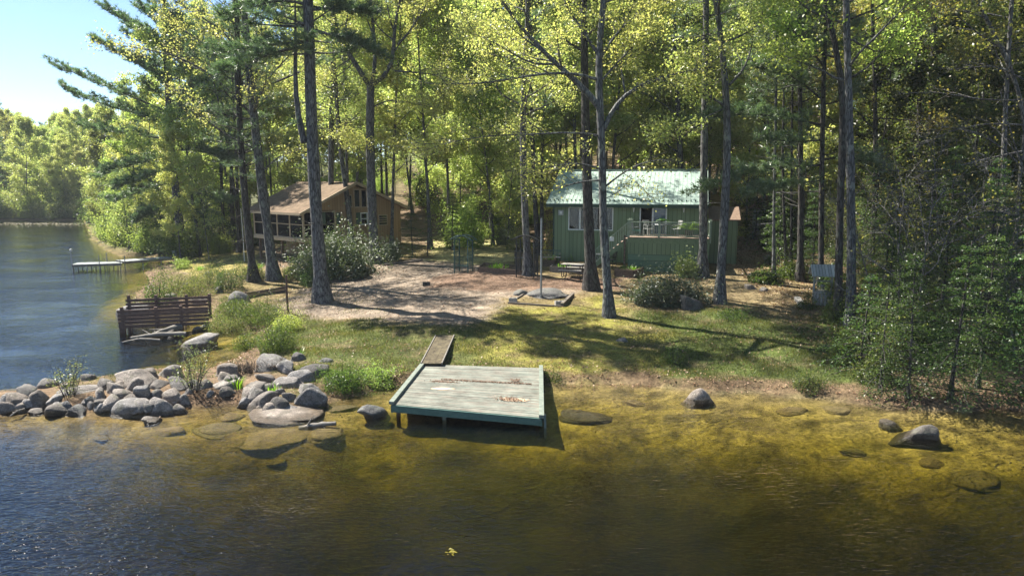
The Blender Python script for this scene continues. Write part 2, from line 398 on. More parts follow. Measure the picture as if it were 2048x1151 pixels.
def leaves_mesh(name, C, size, r, up=.5, aspect=.55, rnd=None, fold=True):
    """rhombic leaves round the points C, normals random with a leaning to the sky"""
    n = len(C); size = np.broadcast_to(np.asarray(size, float), (n,)) * r.uniform(.65, 1.3, n)
    nr = unit(r.normal(size=(n, 3)) + np.array([0, 0, up])); a = unit(np.cross(nr, r.normal(size=(n, 3)))); b = np.cross(nr, a)
    L = a * size[:, None] * .5; Wd = b * size[:, None] * .5 * aspect; lift = nr * (size * .12)[:, None]
    V = np.stack([C - L, C + Wd + lift, C + L, C - Wd + lift], 1).reshape(-1, 3)
    F = np.arange(n * 4).reshape(n, 4)
    return mk_mesh(name, V, F, rnd if rnd is not None else r.uniform(size=n))
def needles_mesh(name, C, D, ln, r, k=7, w=.022, spread=.75):
    """tufts of thin needles: each tuft a fan of k slim triangles about direction D"""
    n = len(C); D = unit(D)
    d = unit(np.repeat(D, k, 0) + spread * r.normal(size=(n * k, 3))); c = np.repeat(C, k, 0) + r.normal(size=(n * k, 3)) * .03
    L = d * (ln * r.uniform(.7, 1.25, n * k))[:, None]; s = unit(np.cross(d, r.normal(size=(n * k, 3)))) * (w * .5)
    V = np.stack([c - s, c + s, c + L], 1).reshape(-1, 3); F = np.arange(n * k * 3).reshape(-1, 3)
    return mk_mesh(name, V, F, np.clip(np.repeat(r.uniform(size=n), k) + r.normal(size=n * k) * .12, 0, 1))
def interp(path, t):
    path = np.asarray(path, float); m = len(path) - 1; x = min(max(t, 0), 1) * m; i = min(int(x), m - 1); f = x - i
    return path[i] * (1 - f) + path[i + 1] * f
def curve(p, d, L, r, n=5, rise=0.0, wob=.12):
    d = unit(np.asarray(d, float)); P_ = [np.asarray(p, float)]
    for i in range(n):
        d = unit(d + np.array([0, 0, rise]) + r.normal(size=3) * wob); P_.append(P_[-1] + d * L / n)
    return np.array(P_)
def smooth_path(pts, n=14):
    pts = np.asarray(pts, float)
    if len(pts) < 3: return np.array([interp(pts, i / (n - 1)) for i in range(n)])
    L = np.r_[0, np.cumsum(np.linalg.norm(np.diff(pts, axis=0), axis=1))]; q = np.linspace(0, L[-1], n)
    Pq = np.stack([np.interp(q, L, pts[:, i]) for i in range(3)], 1)
    for _ in range(2): Pq[1:-1] = .25 * Pq[:-2] + .5 * Pq[1:-1] + .25 * Pq[2:]
    return Pq
def flare(path, r0, r1, r, k=10, wood=None):
    m = len(path); t = np.linspace(0, 1, m); rad = r0 + (r1 - r0) * t ** .9
    hgt = path[:, 2] - path[0, 2]; rad = rad * (1 + .45 * np.exp(-hgt / .5) + .35 * np.exp(-hgt / .14)) * (1 + .05 * r.normal(size=m))
    wood.tube(path, rad, k); return rad
def grow_limb(wood, pts, r0, r, leafpts, nsub=6, sublen=.45, ntw=4, twlen=.7, nleaf=12, s0=.25, sub_rise=.05, k=5, twigs=True, tip=.012, spread=.26):
    """a limb along pts with side branches, twigs and leaf points"""
    L = np.linalg.norm(np.diff(pts, axis=0), axis=1).sum(); m = len(pts)
    wood.tube(pts, np.linspace(r0, max(tip, r0 * .18), m), k)
    subs = [pts[max(0, m - 3):]]
    for j in range(nsub):
        t = s0 + (1 - s0) * (j + r.uniform(.1, .9)) / nsub; p = interp(pts, t); q = interp(pts, min(1, t + .06)) - interp(pts, t - .06)
        side = unit(np.cross(q, [0, 0, 1])) * (1 if j % 2 else -1)
        d = unit(q) * .7 + side * r.uniform(.4, 1) + np.array([0, 0, r.uniform(-.25, .45)])
        l = L * sublen * (1.1 - .6 * t) * r.uniform(.7, 1.25)
        sp = curve(p, d, l, r, 4, sub_rise, .16); wood.tube(sp, np.linspace(max(.012, r0 * (1 - t * .7) * .45), .008, 5), 4); subs.append(sp)
    for sp in subs:
        for j in range(ntw):
            t = r.uniform(.25, 1); p = interp(sp, t); d = unit(sp[-1] - sp[0]) * .6 + r.normal(size=3) * .6 + np.array([0, 0, .1])
            tw = curve(p, d, twlen * r.uniform(.5, 1.3), r, 2, -.05, .15)
            if twigs: wood.tube(tw, [.009, .007, .005], 3)
            q = r.uniform(.15, 1.15, nleaf)
            leafpts.append(tw[0] + (tw[2] - tw[0]) * q[:, None] + r.normal(size=(nleaf, 3)) * spread * np.array([1, 1, .7]))
def make_deciduous(name, r, path, r0, r1, h_first=.35, nlimb=14, limb_len=4.5, nleaf=13, lsize=.17, limbs=(), nsub=6, ntw=4, prof=None, elev=(.25, .9), trunk_k=10, ep=None, twigs=True, up=.5, aspect=.62):
    """returns trunk mesh, crown mesh; path in the tree's own space"""
    w = Wood(); rad = flare(path, r0, r1, r, trunk_k, w); lp = []; a = r.uniform(0, 6.28)
    for i in range(nlimb):
        t = h_first + (1 - h_first) * (i + r.uniform(0, .8)) / nlimb; p = interp(path, t); a += 2.4 + r.normal() * .4
        f = (t - h_first) / (1 - h_first); pl = (.65 + .6 * math.sin(math.pi * min(1, f * .9 + .15))) * (1 - .45 * f ** 3) if prof is None else prof(f)
        e = elev[0] + (elev[1] - elev[0]) * f + r.normal() * .1
        d = np.array([math.cos(a) * math.cos(e), math.sin(a) * math.cos(e), math.sin(e)])
        l = limb_len * pl * r.uniform(.75, 1.2)
        pts = curve(p, d, l, r, 6, .06, .13); rr = max(.02, (r0 + (r1 - r0) * t) * .42)
        grow_limb(w, pts, rr, r, lp, nsub, .42, ntw, .75, nleaf, twigs=twigs)
    for pts, rr, opt in limbs:
        grow_limb(w, smooth_path(pts, 10), rr, r, lp, **opt)
    if ep is not None: lp.append(ep)
    return w.mesh(name + '_trunk'), leaves_mesh(name + '_crown', np.concatenate(lp), lsize, r, up, aspect)
def pine_branch(w, pts, r0, r, TC, TD, nb=10, bl=.9, nt=5, bare=.35, rise=.35):
    m = len(pts); w.tube(pts, np.linspace(r0, .012, m), 5); L = np.linalg.norm(np.diff(pts, axis=0), axis=1).sum()
    ax = unit(pts[-1] - pts[0]); side = unit(np.cross(ax, [0, 0, 1]))
    for j in range(nb):
        t = bare + (1 - bare) * (j + r.uniform(0, 1)) / nb; p = interp(pts, t); s = 1 if j % 2 else -1
        d = unit(ax * r.uniform(.5, 1.0) + side * s * r.uniform(.4, 1) + np.array([0, 0, r.uniform(-.1, rise)]))
        l = bl * (1.15 - .55 * t) * r.uniform(.6, 1.3); tw = curve(p, d, l, r, 3, .08, .12); w.tube(tw, [.012, .009, .007, .005], 3)
        q = (np.arange(nt) + r.uniform(size=nt)) / nt * .85 + .2
        for x in q: TC.append(interp(tw, min(x, 1)) + r.normal(size=3) * .09); TD.append(d + np.array([0, 0, .35]))
    for x in (.9, .96, 1.0): TC.append(interp(pts, x)); TD.append(ax + np.array([0, 0, .3]))
def make_pine(name, r, path, r0, r1, h_first=.35, gap=.75, nper=4, blen=3.6, limbs=(), nb=10, ln=.24, prof=None, dead=6, trunk_k=10, k=7, droop=0.0, h_top=.99, bl=.95, w=.024):
    wd = Wood(); flare(path, r0, r1, r, trunk_k, wd); TC = []; TD = []
    Ht = path[-1, 2] - path[0, 2]; z = h_first * Ht; a = r.uniform(0, 6.28)
    while z < Ht * h_top:
        t = z / Ht; p = interp(path, t); f = (t - h_first) / (1 - h_first)
        pl = (.55 + .75 * f if f < .35 else .81 * (1 - (f - .35) / .65) ** .75 + .12) if prof is None else prof(f)
        for i in range(nper):
            a += 6.283 / nper + r.normal() * .35
            if r.uniform() < .12: continue
            e = .05 + .45 * f + r.normal() * .12 - droop
            d = np.array([math.cos(a) * math.cos(e), math.sin(a) * math.cos(e), math.sin(e)])
            pts = curve(p, d, blen * pl * r.uniform(.6, 1.2), r, 5, .05, .08)
            pine_branch(wd, pts, max(.02, (r0 + (r1 - r0) * t) * .22), r, TC, TD, max(5, int(nb * pl)), bl)
        z += gap * r.uniform(.75, 1.25)
    for i in range(dead):
        t = h_first * r.uniform(.3, 1); a = r.uniform(0, 6.28); p = interp(path, t)
        wd.tube(curve(p, [math.cos(a), math.sin(a), r.uniform(-.2, .2)], r.uniform(.5, 1.9), r, 4, 0, .2), [.03, .024, .018, .012, .006], 4)
    for pts, rr, opt in limbs: pine_branch(wd, smooth_path(pts, 8), rr, r, TC, TD, **opt)
    return wd.mesh(name + '_trunk'), needles_mesh(name + '_crown', np.array(TC), np.array(TD), ln, r, k, w)
def make_hemlock(name, r, h, r0, blen, gap=.33, h_first=.06, nper=4, n=16, lsize=.13):
    """feathery conifer: flat drooping sprays of short leaves"""
    path = curve([0, 0, 0], [0, 0, 1], h, r, 8, .2, .02); w = Wood(); flare(path, r0, .015, r, 7, w); lp = []; z = h_first * h; a = 0
    while z < h * .99:
        t = z / h; p = interp(path, t)
        for i in range(nper):
            a += 6.283 / nper + r.normal() * .5; l = blen * (1 - t) ** .8 * r.uniform(.55, 1.15) + .12; e = .12 - .25 * (1 - t) + r.normal() * .1
            pts = curve(p, [math.cos(a), math.sin(a), e], l, r, 4, -.07, .1); w.tube(pts, np.linspace(.018, .005, 5), 3)
            ax = unit(pts[-1] - pts[0]); sd_ = unit(np.cross(ax, [0, 0, 1])); q = r.uniform(.12, 1.05, int(n * (.4 + l))); s = r.uniform(-1, 1, len(q))
            C_ = np.array([interp(pts, x) for x in q]) + sd_ * (s * (.42 * l * (1.1 - q) + .1))[:, None] + np.stack([r.normal(size=len(q)) * .04, r.normal(size=len(q)) * .04, r.normal(size=len(q)) * .05 - .06 * abs(s)], 1)
            lp.append(C_)
        z += gap * r.uniform(.8, 1.2)
    return w.mesh(name + '_trunk'), leaves_mesh(name + '_crown', np.concatenate(lp), lsize, r, 1.6, .5)
def make_bush(name, r, rx, ry, rz, nleaf, lsize, stems=9, lump=.25, up=.7, aspect=.5, fill=.45, low=.0, shoots=1.0):
    """lumpy mound of leaves on stems"""
    n = nleaf; d = unit(r.normal(size=(n, 3))); d[:, 2] = abs(d[:, 2]) - low; d = unit(d)
    ks = unit(r.normal(size=(11, 3))); ks[:, 2] = abs(ks[:, 2]); lum = np.max(np.clip(d @ ks.T, 0, 1) ** 6 * r.uniform(.4, 1.0, 11), 1)
    rr = (1 - lump + lump * 1.3 * lum) * (1 - fill * r.uniform(size=n) ** 2.2)
    C_ = d * rr[:, None] * np.array([rx, ry, rz]); C_[:, 2] += .02
    w = Wood(); ns = 12 + int(nleaf / 250) if shoots else 1; m_ = n // (3 * ns) + 1; ex = []
    for i in range(ns):
        dd = unit(r.normal(size=3)); dd[2] = abs(dd[2]) * .9; e = unit(dd) * np.array([rx, ry, rz]); b0 = e * .7; e2 = e * (1 + shoots * r.uniform(.05, .4)) + np.array([0, 0, .12 * rz]) + r.normal(size=3) * .12 * rx
        w.tube([b0, (b0 + e2) / 2, e2], [.008, .006, .003], 3); ex.append(b0 + (e2 - b0) * r.uniform(0, 1.05, m_)[:, None] + r.normal(size=(m_, 3)) * .07 * (rx + rz))
    C_ = np.concatenate([C_] + ex)
    for i in range(stems):
        dd = unit(r.normal(size=3)); dd[2] = abs(dd[2]) + .5; dd = unit(dd); e = dd * np.array([rx, ry, rz]) * r.uniform(.7, .97)
        b = np.array([dd[0] * rx * .15, dd[1] * ry * .15, -.15]); mid = (b + e) / 2 + r.normal(size=3) * .05
        w.tube(smooth_path([b, mid, e], 5), np.linspace(.022, .006, 5), 4)
    return w.mesh(name + '_stems'), leaves_mesh(name + '_leaves', C_, lsize, r, up, aspect)
def make_open_shrub(name, r, h, spread, nst=9, nleaf=10, lsize=.08, ntw=5, base=.12):
    w = Wood(); lp = []
    for i in range(nst):
        a = r.uniform(0, 6.28); q = r.uniform(.15, 1); d = [math.cos(a) * spread * q, math.sin(a) * spread * q, h]
        pts = curve([math.cos(a) * base, math.sin(a) * base, -.1], d, h * r.uniform(.6, 1.05), r, 5, .06, .1); w.tube(pts, np.linspace(.014, .004, 6), 4)
        for j in range(ntw):
            t = r.uniform(.3, 1); p = interp(pts, t); tw = curve(p, r.normal(size=3) + [0, 0, .7], h * r.uniform(.15, .35), r, 2, .05, .1); w.tube(tw, [.005, .004, .003], 3)
            lp.append(tw[0] + (tw[2] - tw[0]) * r.uniform(.1, 1.1, nleaf)[:, None] + r.normal(size=(nleaf, 3)) * h * .05)
    return w.mesh(name + '_stems'), leaves_mesh(name + '_leaves', np.concatenate(lp), lsize, r, .5, .5)
def make_blades(name, r, n, h, spread, w=.03, bend=.6):
    """a clump of arching strap leaves, three quads each"""
    V = []; F = []
    for i in range(n):
        a = r.uniform(0, 6.28); q = math.sqrt(r.uniform()) * spread; b = np.array([math.cos(a) * q, math.sin(a) * q, 0]); a2 = a + r.normal() * .5
        o = np.array([math.cos(a2), math.sin(a2), 0]); s = np.array([-o[1], o[0], 0]) * w / 2; hh = h * r.uniform(.6, 1.15); be = bend * r.uniform(.3, 1.2)
        base = len(V)
        for j, t in enumerate((0, .4, .75, 1)):
            c = b + o * hh * be * t * t + np.array([0, 0, hh * (t - .35 * be * t ** 3)]); ww = (1, .9, .6, .08)[j]
            V += [c - s * ww, c + s * ww]
        for j in range(3): k = base + 2 * j; F.append((k, k + 1, k + 3, k + 2))
    return mk_mesh(name, V, F, np.repeat(r.uniform(size=n), 3))

# ------------------------------------------------------------------ foliage and bark materials
YG = leafmat('spring_leaf', [(.21, .275, .065), (.275, .325, .08), (.35, .355, .11)], (1.95, 1.9, 1.8), .58, .05, .4)
MG = leafmat('mid_green_leaf', [(.15, .215, .048), (.205, .27, .06), (.265, .31, .078)], (2.05, 2.05, 1.7), .56, .03, .4)
RED = leafmat('young_maple_leaf', [(.15, .135, .04), (.18, .18, .045), (.14, .18, .04)], (1.9, 1.7, 1.2), .5, .04, .45)
PINEM = leafmat('pine_needle', [(.045, .085, .036), (.072, .118, .05), (.115, .165, .075)], (2.0, 2.1, 1.5), .42, .10, .4, .3)
HEM = leafmat('hemlock_leaf', [(.03, .058, .018), (.048, .085, .022), (.085, .125, .034)], (1.9, 2.0, 1.3), .42, .03, .4)
RHO = leafmat('leathery_leaf', [(.035, .06, .024), (.065, .095, .038), (.11, .14, .06)], (1.5, 1.7, .9), .25, .09, .55)
BUSH = leafmat('shrub_leaf', [(.04, .068, .014), (.065, .10, .02), (.11, .14, .03)], (2.0, 2.1, 1.3), .45, .03, .4)
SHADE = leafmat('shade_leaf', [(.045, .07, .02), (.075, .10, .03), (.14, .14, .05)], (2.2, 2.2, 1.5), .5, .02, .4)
PALE = leafmat('pale_leaf', [(.12, .16, .05), (.17, .21, .07), (.24, .26, .10)], (2.0, 2.0, 1.3), .45, .06, .4)
BLADE = leafmat('strap_leaf', [(.06, .13, .012), (.10, .20, .018), (.15, .25, .025)], (2.0, 2.2, 1.0), .45, .06, .35)
DRY = leafmat('dry_stalk', [(.20, .15, .10), (.28, .22, .16), (.24, .17, .13)], (1.2, 1.1, 1.0), .2, .02, .6)
GRASS = leafmat('grass_blade', [(.04, .06, .013), (.075, .09, .02), (.17, .145, .04)], (1.8, 1.9, 1.0), .4, .03, .5)
LITTER = leafmat('dead_leaf', [(.16, .085, .045), (.26, .16, .09), (.36, .25, .16)], (1.2, 1.0, .8), .2, .04, .5)
BK_GREY = bark('grey_bark', (.075, .073, .072), (.19, .187, .185), (.24, .25, .21))
BK_DARK = bark('dark_bark', (.04, .036, .032), (.11, .10, .092), (.11, .12, .095))
BK_PALE = bark('lichen_bark', (.075, .075, .075), (.20, .20, .195), (.26, .28, .22))
BK_DEAD = bark('dead_branch', (.10, .095, .088), (.23, .22, .205))
# ------------------------------------------------------------------ the trees one can tell apart
def depth_of(p): return float((np.asarray(p) - np.array([0, 0, HC])) @ FW)
def pxr(wpx, p): return wpx * .34 * depth_of(p) / FP
def px_trunk(pix, top_h, seed=0, lean=0.0, n=18, depth=None):
    base = P(*pix[0]) if depth is None else None
    if depth is not None:
        q = at_y(pix[0][0], pix[0][1], depth); base = np.array([q[0], depth, H(q[0], depth)])
    pts = [base] + [at_y(u, v, base[1] + lean * i) for i, (u, v) in enumerate(pix[1:], 1)]
    r = np.random.default_rng(seed + 77); d = unit(pts[-1] - pts[-2]); d = unit(d + np.array([0, 0, .6]))
    while pts[-1][2] - base[2] < top_h: pts.append(pts[-1] + d * 2 + r.normal(size=3) * .12)
    path = smooth_path(np.array(pts) - base, n); path[0] -= np.array([0, 0, .25]); return base, path
def pl(base, pts, dy=0.0):
    """limb drawn by pixels near the tree's own distance; dy: metres the tip comes towards (-) or away"""
    k = len(pts) - 1
    return [at_y(u, v, base[1] + dy * i / k) - base for i, (u, v) in enumerate(pts)]
def set_tree(name, base, meshes, bmat, lmat, label, cat='tree', group=None, rz=0, crown='crown', stem='trunk'):
    t = thing(name, label, cat, tuple(base), rz, group)
    link(stem, meshes[0], bmat, t); link(crown, meshes[1], lmat, t); return t
def G(s): return np.random.default_rng(s)

# big pine by the sand
b, p = px_trunk([(645, 603), (632, 430), (621, 200), (617, 0)], 25, 1)
L = [(pl(b, [(608, 285), (594, 250), (589, 180), (592, 60), (588, -60)], .3), .19, dict(nb=14, bl=1.2, bare=.62)),
     (pl(b, [(612, 52), (560, 52), (500, 47)], -.6), .10, dict(nb=6, bl=.7, bare=.7, nt=4)),
     (pl(b, [(614, 92), (560, 100), (490, 128), (440, 145)], -1.5), .10, dict(nb=32, bl=1.4, bare=.1, nt=10)),
     (pl(b, [(612, 85), (540, 88), (470, 100), (425, 108)], .5), .10, dict(nb=26, bl=1.2, bare=.3, nt=9)),
     (pl(b, [(625, 60), (700, 80), (760, 112)], -1.5), .09, dict(nb=26, bl=1.2, bare=.2, nt=9)),
     (pl(b, [(622, 20), (690, 15), (740, 30)], 0), .09, dict(nb=24, bl=1.2, bare=.2, nt=9)),
     (pl(b, [(616, 10), (560, -5), (490, 20), (450, 40)], -1), .09, dict(nb=26, bl=1.2, bare=.2, nt=9)),
     (pl(b, [(620, 247), (585, 246)], -.2), .03, dict(nb=1, bl=.2, bare=.9, nt=1))]
set_tree('pine_tree', b, make_pine('big_pine', G(1), p, pxr(39, b), pxr(20, b), .5, .8, 4, 4.2, L, 14, .30, dead=5, trunk_k=14, k=13, w=.034), BK_GREY, PINEM,
         'thick dark grey pine at the left edge of the sand, with a low side stem')
# lichened leaning tree
b, p = px_trunk([(548, 557), (537, 470), (520, 340), (506, 215), (498, 140)], 21, 2)
L = [(pl(b, [(506, 220), (528, 165), (560, 130), (600, 90)], .5), .10, dict(nsub=7, ntw=5, nleaf=14)),
     (pl(b, [(503, 190), (450, 120), (400, 80), (330, 40)], -1), .12, dict(nsub=8, ntw=6, nleaf=16)),
     (pl(b, [(505, 230), (440, 160), (360, 110), (240, 90)], -2), .09, dict(nsub=9, ntw=6, nleaf=16)),
     (pl(b, [(515, 300), (450, 270), (400, 230), (340, 170)], -1.5), .06, dict(nsub=7, ntw=5, nleaf=14)),
     (pl(b, [(522, 345), (560, 310), (600, 300)], -1), .05, dict(nsub=6, ntw=4, nleaf=14)),
     (pl(b, [(500, 150), (460, 70), (380, 20), (300, -30)], -1), .09, dict(nsub=8, ntw=6, nleaf=16))]
set_tree('maple_tree', b, make_deciduous('lichen_tree', G(2), p, pxr(31, b), pxr(15, b), .5, 9, 4.5, 20, .15, L), BK_PALE, YG,
         'leaning tree with pale lichen on its trunk, left of the white flowering shrub')
b, p = px_trunk([(508, 562), (493, 430), (482, 300), (476, 180), (474, 60)], 23, 3)
set_tree('pine_tree', b, make_pine('dark_pine', G(3), p, pxr(24, b), pxr(10, b), .28, .8, 4, 3.6, [], 9, .24, dead=12), BK_DARK, PINEM,
         'dark slender pine close left of the lichened leaning tree')
b, p = px_trunk([(528, 500), (520, 400), (512, 250)], 20, 4)
set_tree('pine_tree', b, make_pine('thin_pine', G(4), p, pxr(18, b), .06, .35, .9, 3, 3.0, [], 8, .24, dead=9), BK_DARK, PINEM,
         'thin reddish dark trunk half hidden behind the lichened leaning tree')
# shore pine with long limbs over the lake
b, p = px_trunk([(366, 512), (356, 420), (346, 330), (336, 200), (328, 60)], 24, 5)
L = []
for pts, dy, r0 in [([(340, 225), (260, 192), (180, 158), (112, 132)], -2, .11), ([(342, 240), (260, 225), (190, 205), (128, 172)], -1, .10),
                    ([(344, 280), (270, 268), (215, 262), (172, 255)], 0, .09), ([(336, 160), (280, 130), (230, 100), (195, 82)], -2, .09),
                    ([(346, 320), (290, 320), (245, 335), (205, 350)], -1, .08), ([(350, 365), (300, 372), (262, 392), (225, 398)], 0, .07),
                    ([(334, 130), (300, 80), (250, 40), (210, 20)], 1, .09), ([(345, 300), (400, 300), (460, 320)], -2, .07),
                    ([(350, 380), (400, 385), (455, 405)], -2, .06), ([(352, 410), (310, 420), (275, 438)], -1.5, .05), ([(342, 240), (400, 230), (450, 225)], -2, .08),
                    ([(352, 400), (390, 420), (420, 440)], -2, .05), ([(340, 190), (390, 170), (440, 150)], 1, .08), ([(346, 340), (300, 350), (240, 372)], -2.5, .07)]:
    L.append((pl(b, pts, dy), r0, dict(nb=34, bl=1.8, bare=.15, nt=10)))
set_tree('pine_tree', b, make_pine('shore_pine', G(5), p, pxr(25, b), pxr(8, b), .5, .9, 4, 4.5, L, 14, .38, dead=6, w=.046, k=13), BK_GREY, PINEM,
         'shore pine whose long level limbs reach out over the lake against the sky')
b, p = px_trunk([(412, 492), (402, 400), (396, 300)], 20, 6)
set_tree('pine_tree', b, make_pine('shore_pine_b', G(6), p, pxr(15, b), .05, .3, .85, 3, 3.2, [], 9, .26, dead=9, w=.03), BK_DARK, PINEM,
         'thin dark pine standing behind the upturned boat')
for i, (pix, w_, lab) in enumerate([([(448, 498), (445, 420), (442, 330)], 12, 'thinnest of the dark trunks between the upturned boat and the screened porch'),
                                    ([(470, 498), (464, 420), (462, 300)], 15, 'dark straight trunk just left of the thin white pole'),
                                    ([(478, 505), (477, 430), (470, 260)], 12, 'dark trunk touching the thin white pole on its left')]):
    b, p = px_trunk(pix, 19 + i, 40 + i)
    set_tree('pine_tree', b, make_pine('porch_pine', G(40 + i), p, pxr(w_, b), .05, .4, .9, 3, 2.8, [], 8, .26, dead=8, w=.03), BK_DARK, PINEM, lab)
# oak that forks into a Y
b, p = px_trunk([(750, 527), (744, 420), (740, 290), (741, 172)], 0.5, 7)
O = dict(nsub=8, ntw=6, nleaf=32, sublen=.5)
L = [(pl(b, [(741, 175), (722, 140), (700, 118), (672, 60), (650, -40), (640, -140)], -.5), .20, O), (pl(b, [(741, 178), (752, 150), (756, 120), (745, 60), (738, -40), (750, -160)], .6), .17, O),
     (pl(b, [(742, 172), (775, 158), (790, 140), (792, 110), (783, 60), (805, -10), (820, -120)], -.3), .19, O), (pl(b, [(790, 142), (830, 145), (880, 150), (930, 170)], -1.5), .07, O),
     (pl(b, [(786, 80), (760, 60), (730, 20)], .5), .06, O), (pl(b, [(745, 215), (775, 198), (820, 205), (870, 215)], -1.5), .06, O), (pl(b, [(795, 90), (830, 50), (850, 10), (880, -40)], 0), .08, O),
     (pl(b, [(700, 118), (690, 60), (700, 0)], 0), .10, O), (pl(b, [(744, 330), (720, 300), (690, 270)], -1), .03, O), (pl(b, [(742, 300), (790, 290), (840, 300)], -1.5), .04, O),
     (pl(b, [(700, 118), (650, 150), (610, 180)], -1), .05, O)]
set_tree('oak_tree', b, make_deciduous('fork_oak', G(7), p, pxr(30, b), pxr(23, b), .9, 1, 1.5, 12, .12, L), BK_GREY, YG,
         'grey tree right of the white flowering shrub, its trunk forking into a wide Y')
for i, (pix, w_, kind, lab) in enumerate([
    ([(662, 508), (662, 330), (664, 150), (668, 0)], 20, 'p', 'straight trunk before the tan cabin, next right of the thick forked pine'),
    ([(706, 508), (696, 400), (680, 300), (672, 180)], 17, 'd', 'bowed trunk crossing the tan cabin gable, leaning left as it rises'),
    ([(702, 500), (695, 380), (692, 240), (688, 80)], 11, 'd', 'thin upright trunk just right of the bowed one before the tan cabin'),
    ([(783, 490), (786, 380), (790, 250)], 11, 'd', 'thin grey trunk at the right end of the tan cabin'),
    ([(1057, 549), (1051, 450), (1046, 330), (1046, 190), (1056, 40)], 24, 'd', 'tree standing inside the black garden arbor'),
    ([(1078, 500), (1070, 420), (1067, 330)], 15, 'p', 'dark trunk between the black arbor and the green cabin corner'),
    ([(1183, 578), (1176, 430), (1171, 250), (1167, 0)], 33, 'd', 'thick dark brown trunk beside the picnic table'),
    ([(1405, 551), (1407, 400), (1410, 200), (1413, 0)], 26, 'p', 'straight trunk rising past the right end of the deck rail'),
    ([(1600, 562), (1602, 400), (1600, 180), (1597, 0)], 18, 'p', 'dark pine rising from the fern bed left of the wishing well'),
    ([(1574, 545), (1567, 430), (1565, 300)], 9, 'p', 'left of two thin dark trunks at the back of the fern bed'),
    ([(1583, 548), (1582, 430), (1584, 300)], 8, 'p', 'right of two thin dark trunks at the back of the fern bed'),
    ([(1676, 640), (1679, 450), (1684, 300), (1692, 180), (1676, 90), (1642, 0)], 24, 'd', 'trunk behind the wishing well that bends left high up'),
    ([(1702, 655), (1703, 450), (1699, 250), (1696, 120), (1690, 0)], 29, 'd', 'thick trunk close right of the wishing well'),
    ([(1738, 548), (1746, 470), (1752, 350), (1750, 180)], 16, 'd', 'curved dark trunk on the leaf strewn slope right of the wishing well'),
    ([(1838, 515), (1839, 380), (1840, 200), (1838, 0)], 21, 'p', 'left trunk of the tall straight pair on the right hand slope'),
    ([(1863, 520), (1863, 380), (1864, 250), (1870, 0)], 27, 'p', 'right and thicker trunk of the tall straight pair on the right hand slope'),
    ([(2008, 640), (2007, 480), (2005, 350), (2012, 200), (2020, 50)], 18, 'd', 'thicker of the two grey trunks near the right edge of the picture'),
    ([(2024, 640), (2030, 480), (2040, 330), (2060, 200)], 12, 'd', 'thinner grey trunk leaning right near the right edge of the picture'),
    ([(1548, 562), (1547, 470), (1549, 360), (1551, 250)], 10, 'p', 'thin pale trunk on the lawn edge left of the fern bed'),
    ([(1919, 500), (1920, 350), (1915, 150)], 12, 'd', 'dark slim trunk right of the tall straight pair'),
    ([(985, 470), (975, 350), (985, 180), (960, 60)], 12, 'd', 'slim leaning tree at the back of the lawn between the two arbors'),
    ([(1360, 470), (1362, 330), (1355, 200), (1350, 60)], 20, 'd', 'trunk rising behind the right end of the green metal roof'),
]):
    back = {3: 57, 21: 58, 20: 62, 5: 50}.get(i)
    b, p = px_trunk(pix, 22 + i % 4, 100 + i, depth=back)
    w0 = pxr(w_, b)
    if kind == 'p':
        me_ = make_pine('tree_%d' % i, G(100 + i), p, w0, w0 * .35, .52 if i in (7,) else .42, .85, 4, 3.6, [], 9, .25, dead=10, trunk_k=12); lm = PINEM; nm = 'pine_tree'
    else:
        hf = {4: .34, 6: .5, 11: .4, 12: .42, 13: .3, 20: .2, 3: .22, 21: .25, 1: .32, 2: .32}.get(i, .4)
        me_ = make_deciduous('tree_%d' % i, G(100 + i), p, w0, w0 * .3, hf, 22 if i in (20, 3, 1, 2, 4) else 16, 4.3 if i in (20, 3, 4) else 3.9, 28, .15); lm = (RED if i in (16, 17, 13) else MG if i in (11, 12, 19) else YG); nm = 'maple_tree'
    set_tree(nm, b, me_, BK_DARK if i in (6, 8, 9, 10, 5, 13, 14, 15, 11) else BK_PALE if i in (18,) else BK_GREY, lm, lab)
